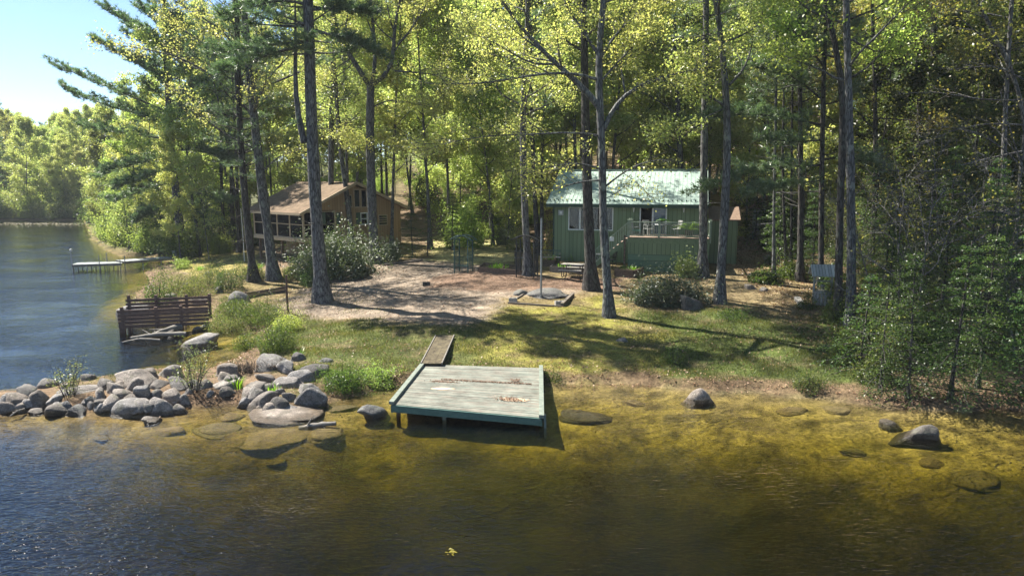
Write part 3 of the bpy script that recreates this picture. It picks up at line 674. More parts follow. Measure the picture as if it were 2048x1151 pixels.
# the spreading oak before the green cabin
b, p = px_trunk([(1219, 632), (1213, 540), (1204, 420), (1206, 290), (1196, 190), (1197, 100), (1206, 0)], 22, 8)
O = dict(nsub=8, ntw=5, nleaf=30, sublen=.45)
L = [(pl(b, [(1200, 215), (1175, 180), (1140, 150), (1110, 128), (1070, 85), (1010, 20), (980, -40)], .3), .17, O),
     (pl(b, [(1207, 260), (1225, 215), (1250, 185), (1295, 165), (1340, 148), (1420, 135)], -.5), .13, O),
     (pl(b, [(1204, 272), (1160, 258), (1112, 270), (1062, 262), (1035, 280), (1000, 262), (955, 276), (900, 280), (850, 300)], -1), .055, dict(nsub=15, ntw=5, nleaf=20, sublen=.35)),
     (pl(b, [(1212, 372), (1245, 345), (1290, 322), (1345, 318)], -.8), .055, dict(nsub=7, ntw=3, nleaf=7, sublen=.5, sub_rise=-.15, spread=.2)),
     (pl(b, [(1245, 345), (1275, 365), (1300, 392)], -1), .02, dict(nsub=4, ntw=3, nleaf=9, sub_rise=-.1)),
     (pl(b, [(1206, 360), (1165, 362), (1120, 375), (1060, 392)], -.8), .05, dict(nsub=8, ntw=4, nleaf=12)),
     (pl(b, [(1208, 340), (1165, 325), (1110, 330), (1040, 350)], -1.4), .05, dict(nsub=8, ntw=5, nleaf=14)),
     (pl(b, [(1200, 160), (1150, 140), (1060, 150), (960, 170), (860, 168)], -1.2), .08, dict(nsub=10, ntw=4, nleaf=11)),
     (pl(b, [(1198, 120), (1230, 70), (1270, 30), (1320, -10)], .5), .08, O), (pl(b, [(1197, 110), (1165, 60), (1130, 10), (1110, -60)], 0), .09, O),
     (pl(b, [(1196, 170), (1230, 130), (1270, 90), (1300, 60)], -.8), .06, O), (pl(b, [(1250, 185), (1240, 120), (1260, 70)], .4), .05, O),
     (pl(b, [(1110, 128), (1060, 130), (1000, 90), (930, 60)], 0), .06, O), (pl(b, [(1206, 400), (1235, 385), (1250, 372)], -.5), .02, dict(nsub=3, ntw=3, nleaf=10))]
set_tree('oak_tree', b, make_deciduous('spread_oak', G(8), p, pxr(29, b), pxr(10, b), .62, 9, 4.0, 30, .115, L, trunk_k=14), BK_PALE, YG,
         'spotted grey oak on the front lawn, spreading long limbs before the green cabin')
# leaning tree right of the deck
b, p = px_trunk([(1439, 606), (1444, 500), (1455, 330), (1455, 210), (1443, 80), (1432, 0)], 22, 9)
O = dict(nsub=7, ntw=5, nleaf=20)
L = [(pl(b, [(1453, 215), (1425, 195), (1390, 185), (1375, 160)], -.5), .07, O), (pl(b, [(1458, 170), (1490, 140), (1505, 90), (1510, 30)], .6), .07, O), (pl(b, [(1445, 90), (1415, 70), (1375, 95), (1368, 130)], -1), .06, O),
     (pl(b, [(1445, 85), (1490, 70), (1530, 40), (1560, 10)], -1), .05, O), (pl(b, [(1452, 215), (1410, 235), (1350, 260), (1310, 270)], -1), .04, O)]
set_tree('maple_tree', b, make_deciduous('lean_maple', G(9), p, pxr(28, b), pxr(10, b), .58, 9, 4.0, 20, .14, L, trunk_k=14), BK_GREY, YG,
         'tree leaning right from behind the dark boulder and its shrub, right of the deck')
# pine foliage sprays that hang into the view right of the deck
b, p = px_trunk([(1640, 600), (1642, 450), (1645, 250), (1650, 60)], 24, 10, depth=37)
L = [(pl(b, [(1643, 330), (1580, 332), (1500, 340), (1400, 385)], -2), .07, dict(nb=36, bl=1.4, bare=.12, nt=11)), (pl(b, [(1644, 250), (1580, 235), (1500, 225), (1415, 235)], -2.5), .07, dict(nb=36, bl=1.4, bare=.12, nt=11)),
     (pl(b, [(1645, 200), (1600, 160), (1540, 130), (1490, 140)], -1), .06, dict(nb=30, bl=1.3, bare=.2, nt=10)), (pl(b, [(1643, 360), (1560, 372), (1500, 390)], -3), .05, dict(nb=28, bl=1.2, bare=.2, nt=10)),
     (pl(b, [(1645, 210), (1690, 200), (1700, 180)], -1), .06, dict(nb=14, bl=1.1, bare=.3, nt=6)), (pl(b, [(1644, 320), (1700, 310), (1760, 340)], -2), .06, dict(nb=30, bl=1.2, bare=.15, nt=6)),
     (pl(b, [(1645, 130), (1590, 60), (1530, 30)], -1), .06, dict(nb=30, bl=1.3, bare=.2, nt=10)), (pl(b, [(1644, 280), (1580, 285), (1530, 275)], -1.5), .05, dict(nb=30, bl=1.2, bare=.155, nt=6))]
set_tree('pine_tree', b, make_pine('spray_pine', G(10), p, .16, .06, .48, .8, 4, 3.4, L, 10, .30, dead=10, k=13, w=.034), BK_DARK, PINEM,
         'pine behind the wishing well whose drooping sprays hang towards the deck')
# half dead tree at the right margin
b, p = px_trunk([(2085, 640), (2075, 480), (2060, 330), (2040, 170), (1985, 60), (1930, -40)], 17, 11)
D0 = dict(nsub=7, ntw=3, nleaf=3, s0=.2, sublen=.35)
L = [(pl(b, [(2055, 430), (1990, 455), (1900, 520), (1790, 560)], -1.5), .045, D0), (pl(b, [(2060, 400), (1970, 440), (1880, 430), (1760, 450)], -1), .04, D0), (pl(b, [(2055, 300), (1960, 320), (1870, 345), (1760, 340)], -1.2), .04, D0),
     (pl(b, [(2048, 250), (1980, 245), (1900, 260), (1820, 300)], -1), .04, D0), (pl(b, [(2050, 160), (1990, 130), (1900, 140)], -1), .04, D0), (pl(b, [(2060, 350), (2000, 290), (1950, 260), (1850, 250)], -2), .04, D0),
     (pl(b, [(2070, 480), (2000, 540), (1900, 580)], -1.5), .04, D0), (pl(b, [(2060, 380), (2020, 260), (2000, 180)], -1), .04, D0), (pl(b, [(2048, 200), (1960, 200), (1860, 180), (1790, 190)], 1), .04, D0)]
set_tree('dead_tree', b, make_deciduous('bare_tree', G(11), p, .13, .05, .6, 6, 2.2, 5, .12, L), BK_DEAD, RED,
         'half dead tree at the far right with long bare pale branches')

# ------------------------------------------------------------------ the wood: one of each kind, then copies
def proto_path(r, h, lean=.03): return curve([0, 0, -.3], [r.normal() * lean, r.normal() * lean, 1], h, r, 12, .03, .025)
DEC = []
for i in range(6):
    r = G(200 + i); h = (21, 24, 19, 23, 17, 22)[i]
    mt = make_deciduous('wood_maple', r, proto_path(r, h), (.15, .18, .12, .14, .10, .16)[i], .03, (.18, .28, .13, .25, .10, .32)[i], 20, (4.4, 4.6, 3.9, 4.2, 3.4, 4.6)[i], 30, .24, nsub=6, ntw=5, trunk_k=7, twigs=False)
    DEC.append(mt)
PIN = []
for i in range(4):
    r = G(220 + i); h = (25, 22, 27, 19)[i]
    PIN.append(make_pine('wood_pine', r, proto_path(r, h, .02), (.18, .15, .2, .12)[i], .03, (.4, .3, .5, .25)[i], .95, 4, (4, 3.6, 4.4, 3.2)[i], [], 9, .34, dead=9, trunk_k=7, k=6, w=.045))
HMK = [make_hemlock('wood_hemlock', G(240 + i), (5, 8, 11, 3)[i], (.06, .09, .12, .035)[i], (1.6, 2.1, 2.6, 1.2)[i], n=(30, 30, 34, 26)[i], lsize=(.13, .15, .17, .10)[i]) for i in range(4)]
HMK += [make_hemlock('fine_hemlock', G(244 + i), (5, 8, 3)[i], (.06, .09, .035)[i], (1.6, 2.1, 1.2)[i], n=(75, 75, 60)[i], lsize=(.075, .085, .06)[i]) for i in range(3)]
SAP = []
for i in range(4):
    r = G(260 + i); h = (7, 5, 9, 4)[i]
    SAP.append(make_deciduous('wood_sapling', r, proto_path(r, h, .08), (.05, .04, .07, .03)[i], .01, .25, 11, (1.7, 1.4, 2.1, 1.2)[i], 12, .13, nsub=5, ntw=3, trunk_k=5, twigs=False))
for i in range(3):
    r = G(270 + i); h = (7, 5, 4)[i]
    SAP.append(make_deciduous('fine_sapling', r, proto_path(r, h, .1), (.05, .04, .03)[i], .01, .25, 12, (1.7, 1.4, 1.2)[i], 20, .08, nsub=5, ntw=4, trunk_k=5))
protos = {}
def spawn(kind, k, x, y, label, group, rz, s, mats, name):
    key = (kind, k, mats[1].name); z = H(x, y)
    me = {'d': DEC, 'p': PIN, 'h': HMK, 's': SAP}[kind][k]
    if key not in protos:
        mm = []
        for j in (0, 1):
            q = me[j] if len(me[j].materials) == 0 else me[j].copy()
            if len(q.materials): q.materials[0] = mats[j]
            else: q.materials.append(mats[j])
            mm.append(q)
        t = thing(name, label, 'tree', (x, y, z), rz, group); link('trunk', mm[0], None, t); link('crown', mm[1], None, t); protos[key] = t
    else: t = dup(protos[key], (x, y, z), rz, label, group)
    t.scale = (s, s, s * G(int(x * 97 + y * 13) & 0xffff).uniform(.9, 1.12)); return t
NAMES = {'d': 'maple_tree', 'p': 'pine_tree', 'h': 'hemlock_tree', 's': 'sapling_tree'}
taken = []
def free(x, y, d): return all((x - a) ** 2 + (y - b_) ** 2 > d * d for a, b_ in taken)
def clear_of_yard(x, y):
    u = 1024 + x / y * FP
    if 1.0 < x < 17.5 and y < 58: return False            # green cabin and its path
    if -25 < x < -7 and y < 71: return False              # tan cabin
    if y < 54 and -14 < x < 18: return False
    return SDF(x, y) > 1.5
r = G(300)
cnt = 0
for tries in range(9000):
    y = 50 + 100 * r.uniform() ** 1.35; half = y * .86 + 5; x = r.uniform(-half, half)
    if x < -.52 * y and y < 80: continue
    if not clear_of_yard(x, y) or not free(x, y, 2.3 + y * .012): continue
    taken.append((x, y)); q = r.uniform(); right = sm(x / y, .35, .6); left = sm(-x / y, .2, .5)
    kd = 'p' if q < .09 + .13 * right + .2 * left else 'h' if q < .12 + .18 * right + .22 * left else 's' if q < .34 + .25 * right + .2 * left else 'd'
    k = int(r.integers(0, {'d': 6, 'p': 4, 'h': 3, 's': 3}[kd])); mats = {'d': (BK_GREY, YG if r.uniform() < .85 - .1 * right else MG), 'p': (BK_DARK, PINEM), 'h': (BK_DARK, HEM), 's': (BK_GREY, MG if r.uniform() < .4 + .4 * right else YG)}[kd]
    lab = {'d': 'leafy tree with bright spring leaves in the wood behind the cabins', 'p': 'tall pine among leafy trees in the wood behind the cabins',
           'h': 'dark feathery hemlock in the wood behind the cabins', 's': 'young leafy tree under the tall wood behind the cabins'}[kd]
    grp = {'d': 'leafy trees of the wood behind', 'p': 'pines of the wood behind', 'h': 'hemlocks of the wood behind', 's': 'young trees of the wood behind'}[kd]
    spawn(kd, k, x, y, lab, grp, r.uniform(0, 6.28), r.uniform(.85, 1.18) * (.55 if x / y < -.46 and kd in 'dp' else 1), mats, NAMES[kd]); cnt += 1
    if cnt >= 330: break
print('wood trees', cnt)
# right hand wood, between the slope and the shore
r = G(301); cnt = 0
for tries in range(4000):
    y = r.uniform(25, 50); u = r.uniform(1640, 2250); x = (u - 1024) / FP * y * 1.02
    if SDF(x, y) < 1.2 or x < 12.5 + (50 - y) * .02 or not free(x, y, 1.3): continue
    if u < 1740 and y < 33: continue
    taken.append((x, y)); q = r.uniform()
    kd = 'h' if q < (.8 if y < 34 else .45) else 's' if q < .86 else 'd'
    if kd == 'd' and y < 36: kd = 's'
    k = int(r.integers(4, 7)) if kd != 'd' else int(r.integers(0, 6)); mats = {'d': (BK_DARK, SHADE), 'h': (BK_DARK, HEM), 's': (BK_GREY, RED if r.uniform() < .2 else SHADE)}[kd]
    lab = {'d': 'leafy tree standing in the dark wood on the right shore', 'h': 'dark young hemlock in the thicket on the right shore', 's': 'thin young tree in the thicket on the right shore'}[kd]
    grp = {'d': 'leafy trees of the right shore', 'h': 'hemlocks of the right shore', 's': 'young trees of the right shore'}[kd]
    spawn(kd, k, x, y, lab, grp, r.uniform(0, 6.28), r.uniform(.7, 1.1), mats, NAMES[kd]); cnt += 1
    if cnt >= 74: break
print('right wood', cnt)
# bare twiggy trees among them
BARE = []
for i in range(3):
    q = G(280 + i); h = (7, 9, 6)[i]; BARE.append(make_deciduous('bare_sapling', q, proto_path(q, h, .12), .06, .012, .2, 13, (2.6, 3.0, 2.2)[i], 2, .11, nsub=4, ntw=2, trunk_k=5))
bare_p = {}
for i, (u, v, k, s_, lab) in enumerate([(1790, 640, 0, 1.0, 'bare twiggy young tree between the wishing well and the tall pair'), (1885, 620, 1, .95, 'tall bare twiggy tree right of the tall straight pair'), (1945, 690, 0, .9, 'bare twiggy tree low in the thicket before the two grey trunks'), (1750, 600, 2, 1.0, 'small bare twiggy tree on the leafy slope'),
                                   (1830, 700, 2, 1.1, 'small bare twiggy tree in the middle of the thicket'), (1975, 570, 1, 1.0, 'tall bare twiggy tree behind the two grey trunks'), (2035, 720, 0, 1.05, 'bare twiggy tree at the right edge above the shore'), (1715, 560, 1, .8, 'bare twiggy tree behind the thick trunk by the wishing well')]):
    b = P(u, v, False)
    if k not in bare_p: t = set_tree('bare_tree', b, BARE[k], BK_DEAD, RED, lab, 'tree', None, i * 1.3); bare_p[k] = t
    else: t = dup(bare_p[k], tuple(b), i * 1.3, lab)
    t.scale = (s_, s_, s_); taken.append((b[0], b[1]))
# far shore
r = G(302); cnt = 0
for tries in range(3000):
    y = 136 + 50 * r.uniform() ** 1.6; x = r.uniform(-.86, -.52) * y
    if SDF(x, y) < 1.5 or not free(x, y, 3.6): continue
    taken.append((x, y)); q = r.uniform(); kd = 'p' if q < .25 else 'd' if y > 143 or q < .6 else 's'
    k = int(r.integers(0, 6 if kd == 'd' else 4)); mats = {'s': (BK_GREY, YG), 'd': (BK_GREY, YG if r.uniform() < .8 else MG), 'p': (BK_DARK, PINEM)}[kd]
    lab = {'d': 'rounded leafy tree on the far shore of the lake', 'p': 'dark pine on the far shore of the lake', 's': 'low leafy tree at the water edge of the far shore'}[kd]
    k = (0, 2, 4, 2, 4, 0)[k] if kd == 'd' else k
    spawn(kd, k, x, y, lab, {'d': 'leafy trees of the far shore', 'p': 'pines of the far shore', 's': 'low trees of the far shore'}[kd], r.uniform(0, 6.28), r.uniform(.8, 1.12), mats, NAMES[kd]); cnt += 1
    if cnt >= 85: break
print('far wood', cnt)
# left shore, beyond the far dock
for i, (u, v, kd, k, s, mt, lab) in enumerate([
    (232, 505, 's', 2, 1.0, PALE, 'pale leafy tree leaning over the water beyond the far dock'), (300, 508, 'h', 1, .9, HEM, 'dark dense hemlock behind the far dock'),
    (262, 506, 'h', 0, 1.0, HEM, 'low dark hemlock at the water edge beyond the far dock'), (335, 506, 'h', 0, 1.0, HEM, 'hemlock filling the gap left of the shore pine'),
    (205, 480, 'd', 4, .75, PALE, 'pale green tree farthest out on the left point'), (225, 468, 'd', 2, .9, YG, 'yellow green tree on the point behind the pale leaning tree'),
    (275, 485, 'd', 4, .9, MG, 'mid green tree behind the far dock hemlocks'), (315, 490, 'd', 0, .75, YG, 'yellow green tree directly left of the shore pine'), (380, 497, 's', 2, 1.1, YG, 'young tree right behind the upturned boat'),
    (430, 495, 's', 0, 1.1, MG, 'small leafy tree right of the upturned boat'), (250, 478, 'p', 3, .8, PINEM, 'pine behind the pale leaning tree on the left point'), (395, 480, 'h', 1, 1.1, HEM, 'hemlock in the shade behind the upturned boat'),
    (440, 470, 'h', 1, .9, HEM, 'hemlock left of the screened porch'), (350, 470, 'd', 1, .8, MG, 'leafy tree high behind the shore pine')]):
    q = P(u, v); z_ = G(i + 400)
    x, y = q[0], q[1]
    if SDF(x, y) < .2: y += 1.0; x += .8
    spawn(kd, k, x, y, lab, None, z_.uniform(0, 6.28), s, (BK_GREY, mt), NAMES[kd])

r = G(303); cnt = 0
for tries in range(3000):
    u = r.uniform(150, 500); y = r.uniform(60, 118); x = (u - 1024) / FP * y * 1.02
    if SDF(x, y) < .4 or not free(x, y, 2.0) or (-25 < x < -7 and y < 71): continue
    taken.append((x, y)); q = r.uniform(); kd = 'h' if q < .3 else 's' if q < .55 else 'd' if q < .85 else 'p'; k = int(r.integers(0, {'d': 6, 'p': 4, 'h': 3, 's': 3}[kd]))
    spawn(kd, k, x, y, {'h': 'dark hemlock among the trees on the left point', 's': 'young leafy tree among the trees on the left point', 'd': 'leafy tree among the trees on the left point', 'p': 'pine among the trees on the left point'}[kd],
          {'h': 'hemlocks of the left point', 's': 'young trees of the left point', 'd': 'leafy trees of the left point', 'p': 'pines of the left point'}[kd], r.uniform(0, 6.28), r.uniform(.8, 1.1) * (.52 if kd in 'dp' else 1), {'h': (BK_DARK, HEM), 's': (BK_GREY, YG), 'd': (BK_GREY, YG if q < .7 else MG), 'p': (BK_DARK, PINEM)}[kd], NAMES[kd]); cnt += 1
    if cnt >= 55: break
print('left point', cnt)

for u, v, k, s_, mt, lab in [(1010, 478, 4, .62, YG, 'young yellow green maple behind the lawn left of the black arbor'), (925, 475, 2, .6, YG, 'young yellow green maple at the back of the lawn behind the teal arbor'), (1088, 468, 4, .55, YG, 'young yellow green maple at the left end of the green cabin'),
                             (1046, 452, 2, .72, YG, 'taller yellow green maple left of the cabin chimney'), (960, 440, 0, .7, YG, 'yellow green maple deeper in the wood left of the cabin')]:
    b = P(u, v, False); spawn('d', k, b[0], b[1], lab, None, u * .1, s_, (BK_GREY, mt), 'maple_tree')
# ------------------------------------------------------------------ boulders
_bm = bmesh.new(); bmesh.ops.create_icosphere(_bm, subdivisions=4, radius=1); _bm.verts.ensure_lookup_table()
ICO_V = unit(np.array([v.co[:] for v in _bm.verts])); ICO_F = np.array([[v.index for v in f.verts] for f in _bm.faces]); _bm.free()
_bm = bmesh.new(); bmesh.ops.create_icosphere(_bm, subdivisions=3, radius=1)
ICO3_V = unit(np.array([v.co[:] for v in _bm.verts])); ICO3_F = np.array([[v.index for v in f.verts] for f in _bm.faces]); _bm.free()
def rock_mesh(name, r, sx, sy, sz, angular=.5, fine=True, drop=1.0):
    D = ICO_V if fine else ICO3_V; Fc = ICO_F if fine else ICO3_F
    n = 12; pn = unit(r.normal(size=(n, 3))); pd = r.uniform(.72, 1.0, n)
    q = np.clip(D @ pn.T, .05, 1); rr = pd[None] / q
    k = 12; soft = -np.log(np.exp(-k * np.minimum(rr, 3)).sum(1)) / k + .06
    rad = angular * soft + (1 - angular) * .92
    w = r.normal(size=(7, 3)) * 2.2; ph = r.uniform(0, 6.28, 7); nz = np.sin(D @ w.T + ph).mean(1)
    w = r.normal(size=(9, 3)) * 7; ph = r.uniform(0, 6.28, 9); nz2 = np.sin(D @ w.T + ph).mean(1)
    rad = rad * (1 + .10 * nz + .04 * nz2); V = D * rad[:, None]
    V = V / np.array([abs(V[:, 0]).max(), abs(V[:, 1]).max(), V[:, 2].max()])
    V[:, 2] = np.where(V[:, 2] < -.55, -.55 + (V[:, 2] + .55) * .3, V[:, 2])
    V[:, :2] *= (1 + (.55 if drop < 1.5 else 1.05) * np.clip(-V[:, 2:3], 0, .6))
    V[:, 2] = np.where(V[:, 2] < 0, V[:, 2] * drop, V[:, 2])
    return mk_mesh(name, V * np.array([sx, sy, sz]), Fc, smooth=True)
def rock_material(name, c1, c2, c3, lich, wet=True):
    m, t, out = newmat(name); co = coords(t)
    oi = t.nodes.new('ShaderNodeObjectInfo'); ad = N(t, 'ShaderNodeVectorMath', operation='ADD'); t.links.new(co, ad.inputs[0])
    cx = N(t, 'ShaderNodeCombineXYZ'); t.links.new(mathn(t, 'MULTIPLY', oi.outputs['Random'], 40.), cx.inputs[0]); t.links.new(cx.outputs[0], ad.inputs[1]); co = ad.outputs[0]
    f = noise_t(t, co, 2.6, 9, .78); g = noise_t(t, co, 26, 4, .7); l = noise_t(t, co, 3.4, 8, .75, .3)
    col = ramp(t, f, [(.3, c1), (.52, c2), (.72, c3)])
    col = mixc(t, 1.0, col, ramp(t, g, [(.3, .42), (.7, 1.42)]), 'MULTIPLY')
    col = mixc(t, ramp(t, l, [(.53, 0.0), (.60, .75)]), col, lich)
    l2 = noise_t(t, co, 7.0, 6, .7, .2); col = mixc(t, ramp(t, l2, [(.60, 0.0), (.66, .55)]), col, tuple(min(.5, c * 1.5) for c in c3))
    hs = t.nodes.new('ShaderNodeHueSaturation'); t.links.new(col, hs.inputs['Color']); t.links.new(mathn(t, 'MULTIPLY_ADD', oi.outputs['Random'], .5, .72), hs.inputs['Value']); col = hs.outputs[0]
    wn = t.nodes.new('ShaderNodeTexWhiteNoise'); wn.noise_dimensions = '1D'; t.links.new(oi.outputs['Random'], wn.inputs['W']); col = mixc(t, mathn(t, 'MULTIPLY', wn.outputs[0], .6), col, mixc(t, 1.0, col, (1.05, .86, .68), 'MULTIPLY'))
    rough = .82
    if wet:
        ge = t.nodes.new('ShaderNodeNewGeometry'); sp = t.nodes.new('ShaderNodeSeparateXYZ'); t.links.new(ge.outputs['Position'], sp.inputs[0])
        wl = ramp(t, mathn(t, 'ADD', sp.outputs[2], mathn(t, 'MULTIPLY', f, .10)), [(.13, 1.0), (.21, 0.0)])
        col = mixc(t, wl, col, mixc(t, 1.0, col, (.42, .36, .28), 'MULTIPLY')); rough = mathn(t, 'MULTIPLY_ADD', wl, -.45, .82)
    principled(t, out, col, rough, bump(t, mathn(t, 'ADD', mathn(t, 'MULTIPLY', g, .5), f), .9, .09), .3); return m
ROCK = rock_material('granite', (.11, .105, .10), (.215, .205, .195), (.36, .345, .32), (.10, .105, .085))
DROCK = rock_material('dark_granite', (.06, .06, .06), (.12, .118, .115), (.2, .195, .19), (.16, .17, .14))
BROCK = rock_material('stained_stone', (.10, .075, .04), (.17, .13, .065), (.24, .19, .09), (.09, .07, .035), False)
def rock(px, seed, label, group=None, mat=None, ang=.5, flat=1.0, water=True, name='boulder', cat='boulder', sink=.30, zofs=0.0, rz=None, deep=.85):
    """px: left, right, top, bottom of the stone in the photograph"""
    l, rgt, tp, bt = px; b = P((l + rgt) / 2, bt, water); dpt = depth_of(b); wd = (rgt - l) * dpt / FP; ang_v = math.atan2(HC - b[2], b[1])
    sy = wd * .5 * deep; ht = 1.0 * max(.3 * wd * flat, ((bt - tp) * dpt / FP - sy * math.sin(ang_v) * 1.1) / math.cos(ang_v)) * flat
    r = G(seed); sz = ht / (1.6 - sink * 1.2) * .93
    me = rock_mesh(name, r, wd * .57, sy * 1.1, sz, ang, wd > .5, max(1.0, (sz * (.55 - sink) + max(0, -H(b[0], b[1] + sy * .75)) + .08) / (.55 * sz)))
    o = link(name, me, mat or ROCK, None, (b[0], b[1] + sy * .75, b[2] + sz * (.55 - sink) + zofs)); o.rotation_euler = (r.uniform(-.08, .08), r.uniform(-.1, .1), r.uniform(-.3, .3) if rz is None else rz)
    return tag(o, label, cat, group)
def zz(a): return (a[0] / 2.926, a[1] / 2.926, 640 + a[2] / 2.926, 640 + a[3] / 2.926)
JET = [((0, 130, 415, 500), 'pale rounded boulder at the left tip of the stone jetty'), ((145, 248, 398, 495), 'upright grey boulder second from the left tip of the jetty'),
 ((220, 375, 425, 505), 'low pale flat topped boulder left of the jetty bush'), ((238, 375, 478, 560), 'dark squat boulder at the waterline in front of the flat pale one'),
 ((390, 490, 490, 560), 'small dark round boulder alone at the jetty waterline'), ((285, 545, 350, 430), 'large pale slab behind the small jetty bush'),
 ((545, 650, 335, 405), 'brown grey boulder leaning on the left of the biggest one'), ((630, 890, 265, 385), 'biggest boulder, rounded on the crest of the jetty'),
 ((605, 715, 352, 430), 'dark boulder tucked below the left of the biggest one'), ((618, 760, 390, 475), 'sloping grey boulder in the middle row below the biggest one'),
 ((755, 875, 365, 470), 'pointed light grey boulder in the middle of the jetty'), ((620, 835, 442, 562), 'large smooth oval boulder at the waterline, mid jetty'),
 ((525, 640, 472, 545), 'grey boulder left of the large smooth oval one'), ((465, 560, 440, 500), 'small dark boulder right of the jetty bush'),
 ((845, 965, 345, 400), 'flat dark boulder right below the biggest one'), ((870, 945, 398, 460), 'small dark wedge boulder right of the pointed one'),
 ((935, 1040, 390, 470), 'lichened round boulder above the tall front stone'), ((900, 1075, 250, 350), 'pale split boulder with a slanted face on the crest, right of the biggest'),
 ((810, 905, 275, 345), 'dark boulder wedged between the two crest boulders'), ((960, 1115, 320, 410), 'broad grey boulder under the yellow green shrub'),
 ((850, 985, 442, 555), 'tall rounded boulder at the waterline right of the smooth oval one'), ((985, 1075, 480, 545), 'small blocky boulder right of the tall waterline stone'),
 ((1025, 1105, 425, 505), 'upright grey boulder at the right end of the waterline row'), ((970, 1025, 460, 490), 'little brown stone squeezed between boulders of the jetty'),
 ((825, 940, 555, 605), 'low wet stone awash in front of the jetty'), ((1240, 1380, 240, 335), 'whitish sloping boulder left of the dry grass'),
 ((1240, 1370, 335, 400), 'rounded grey boulder left of the green blades'), ((1255, 1365, 385, 450), 'dark flat stone beside the leaf litter on the jetty'),
 ((1370, 1480, 440, 515), 'grey boulder at the waterline left of the big pale pair'), ((1455, 1640, 400, 525), 'tall pale boulder standing in the water behind the white dome'),
 ((1500, 1850, 470, 578), 'white topped dome boulder lying in the shallow water'), ((1740, 1925, 375, 515), 'dark lichened cube boulder at the right end of the jetty'),
 ((1400, 1600, 355, 440), 'long light grey boulder right of the green blades'), ((1570, 1740, 320, 400), 'grey boulder with two humps below the dry grass'),
 ((1600, 1740, 225, 325), 'pale boulder right of the dry grass'), ((1700, 1785, 180, 240), 'small grey boulder at the edge of the lawn beside a fern'),
 ((1740, 1900, 245, 330), 'dark round boulder behind the jetty at the lawn edge'), ((1670, 1820, 280, 360), 'brown shaded boulder in front of the dark round one'),
 ((1720, 1850, 360, 430), 'flat grey stone behind the dark lichened cube'), ((1480, 1680, 215, 290), 'dark broad boulder behind the dry grass'),
 ((1130, 1260, 335, 400), 'grey boulder right under the yellow green shrub'), ((120, 190, 460, 520), 'small dark stone between the two boulders at the left tip'),
 ((0, 180, 505, 540), 'low brown slab awash under the left tip'), ((640, 695, 455, 500), 'fist shaped pale stone behind the smooth oval boulder'),
 ((720, 772, 333, 378), 'little dark knob stone on the face of the biggest boulder'), ((1640, 1720, 412, 470), 'small grey stone between the big pale boulder and the dark cube'),
 ((150, 235, 510, 550), 'small stone in the water in front of the upright tip boulder'), ((500, 545, 470, 520), 'tiny stone left of the grey waterline boulder'),
 ((1075, 1130, 395, 430), 'small dark stone above the leaf litter'), ((1190, 1250, 410, 450), 'small brown stone in the middle of the leaf litter')]
JG = 'boulders of the stone jetty'
for i, (b_, lab) in enumerate(JET):
    pale = i in (0, 2, 5, 25, 30, 34); dark = i in (3, 4, 13, 14, 27, 31, 36, 39)
    rock(zz(b_), 500 + i, lab, JG, DROCK if dark and i not in (31,) else ROCK, .4 if i == 30 else .74, .55 if i in (30, 5) else 1, sink=.27)
r_ = G(590); kf = 0
for tries in range(900):
    u = r_.uniform(0, 640); v = r_.uniform(735, 825); b = P(u, v, True)
    if not (-.35 < SDF(b[0], b[1]) < 1.6) or (u > 330 and u < 500 and v > 780) or u > 600: continue
    wd = r_.uniform(.3, .75); me = rock_mesh('boulder', r_, wd * .5, wd * .45, wd * .4, .74, False)
    o = link('boulder', me, ROCK if r_.uniform() < .7 else DROCK, None, (b[0], b[1], max(b[2], 0) + wd * .06)); o.rotation_euler = (0, 0, r_.uniform(0, 6)); tag(o, 'small rounded stone filling a gap between the big boulders of the jetty', 'boulder', 'small stones filling the jetty'); kf += 1
    if kf >= 36: break
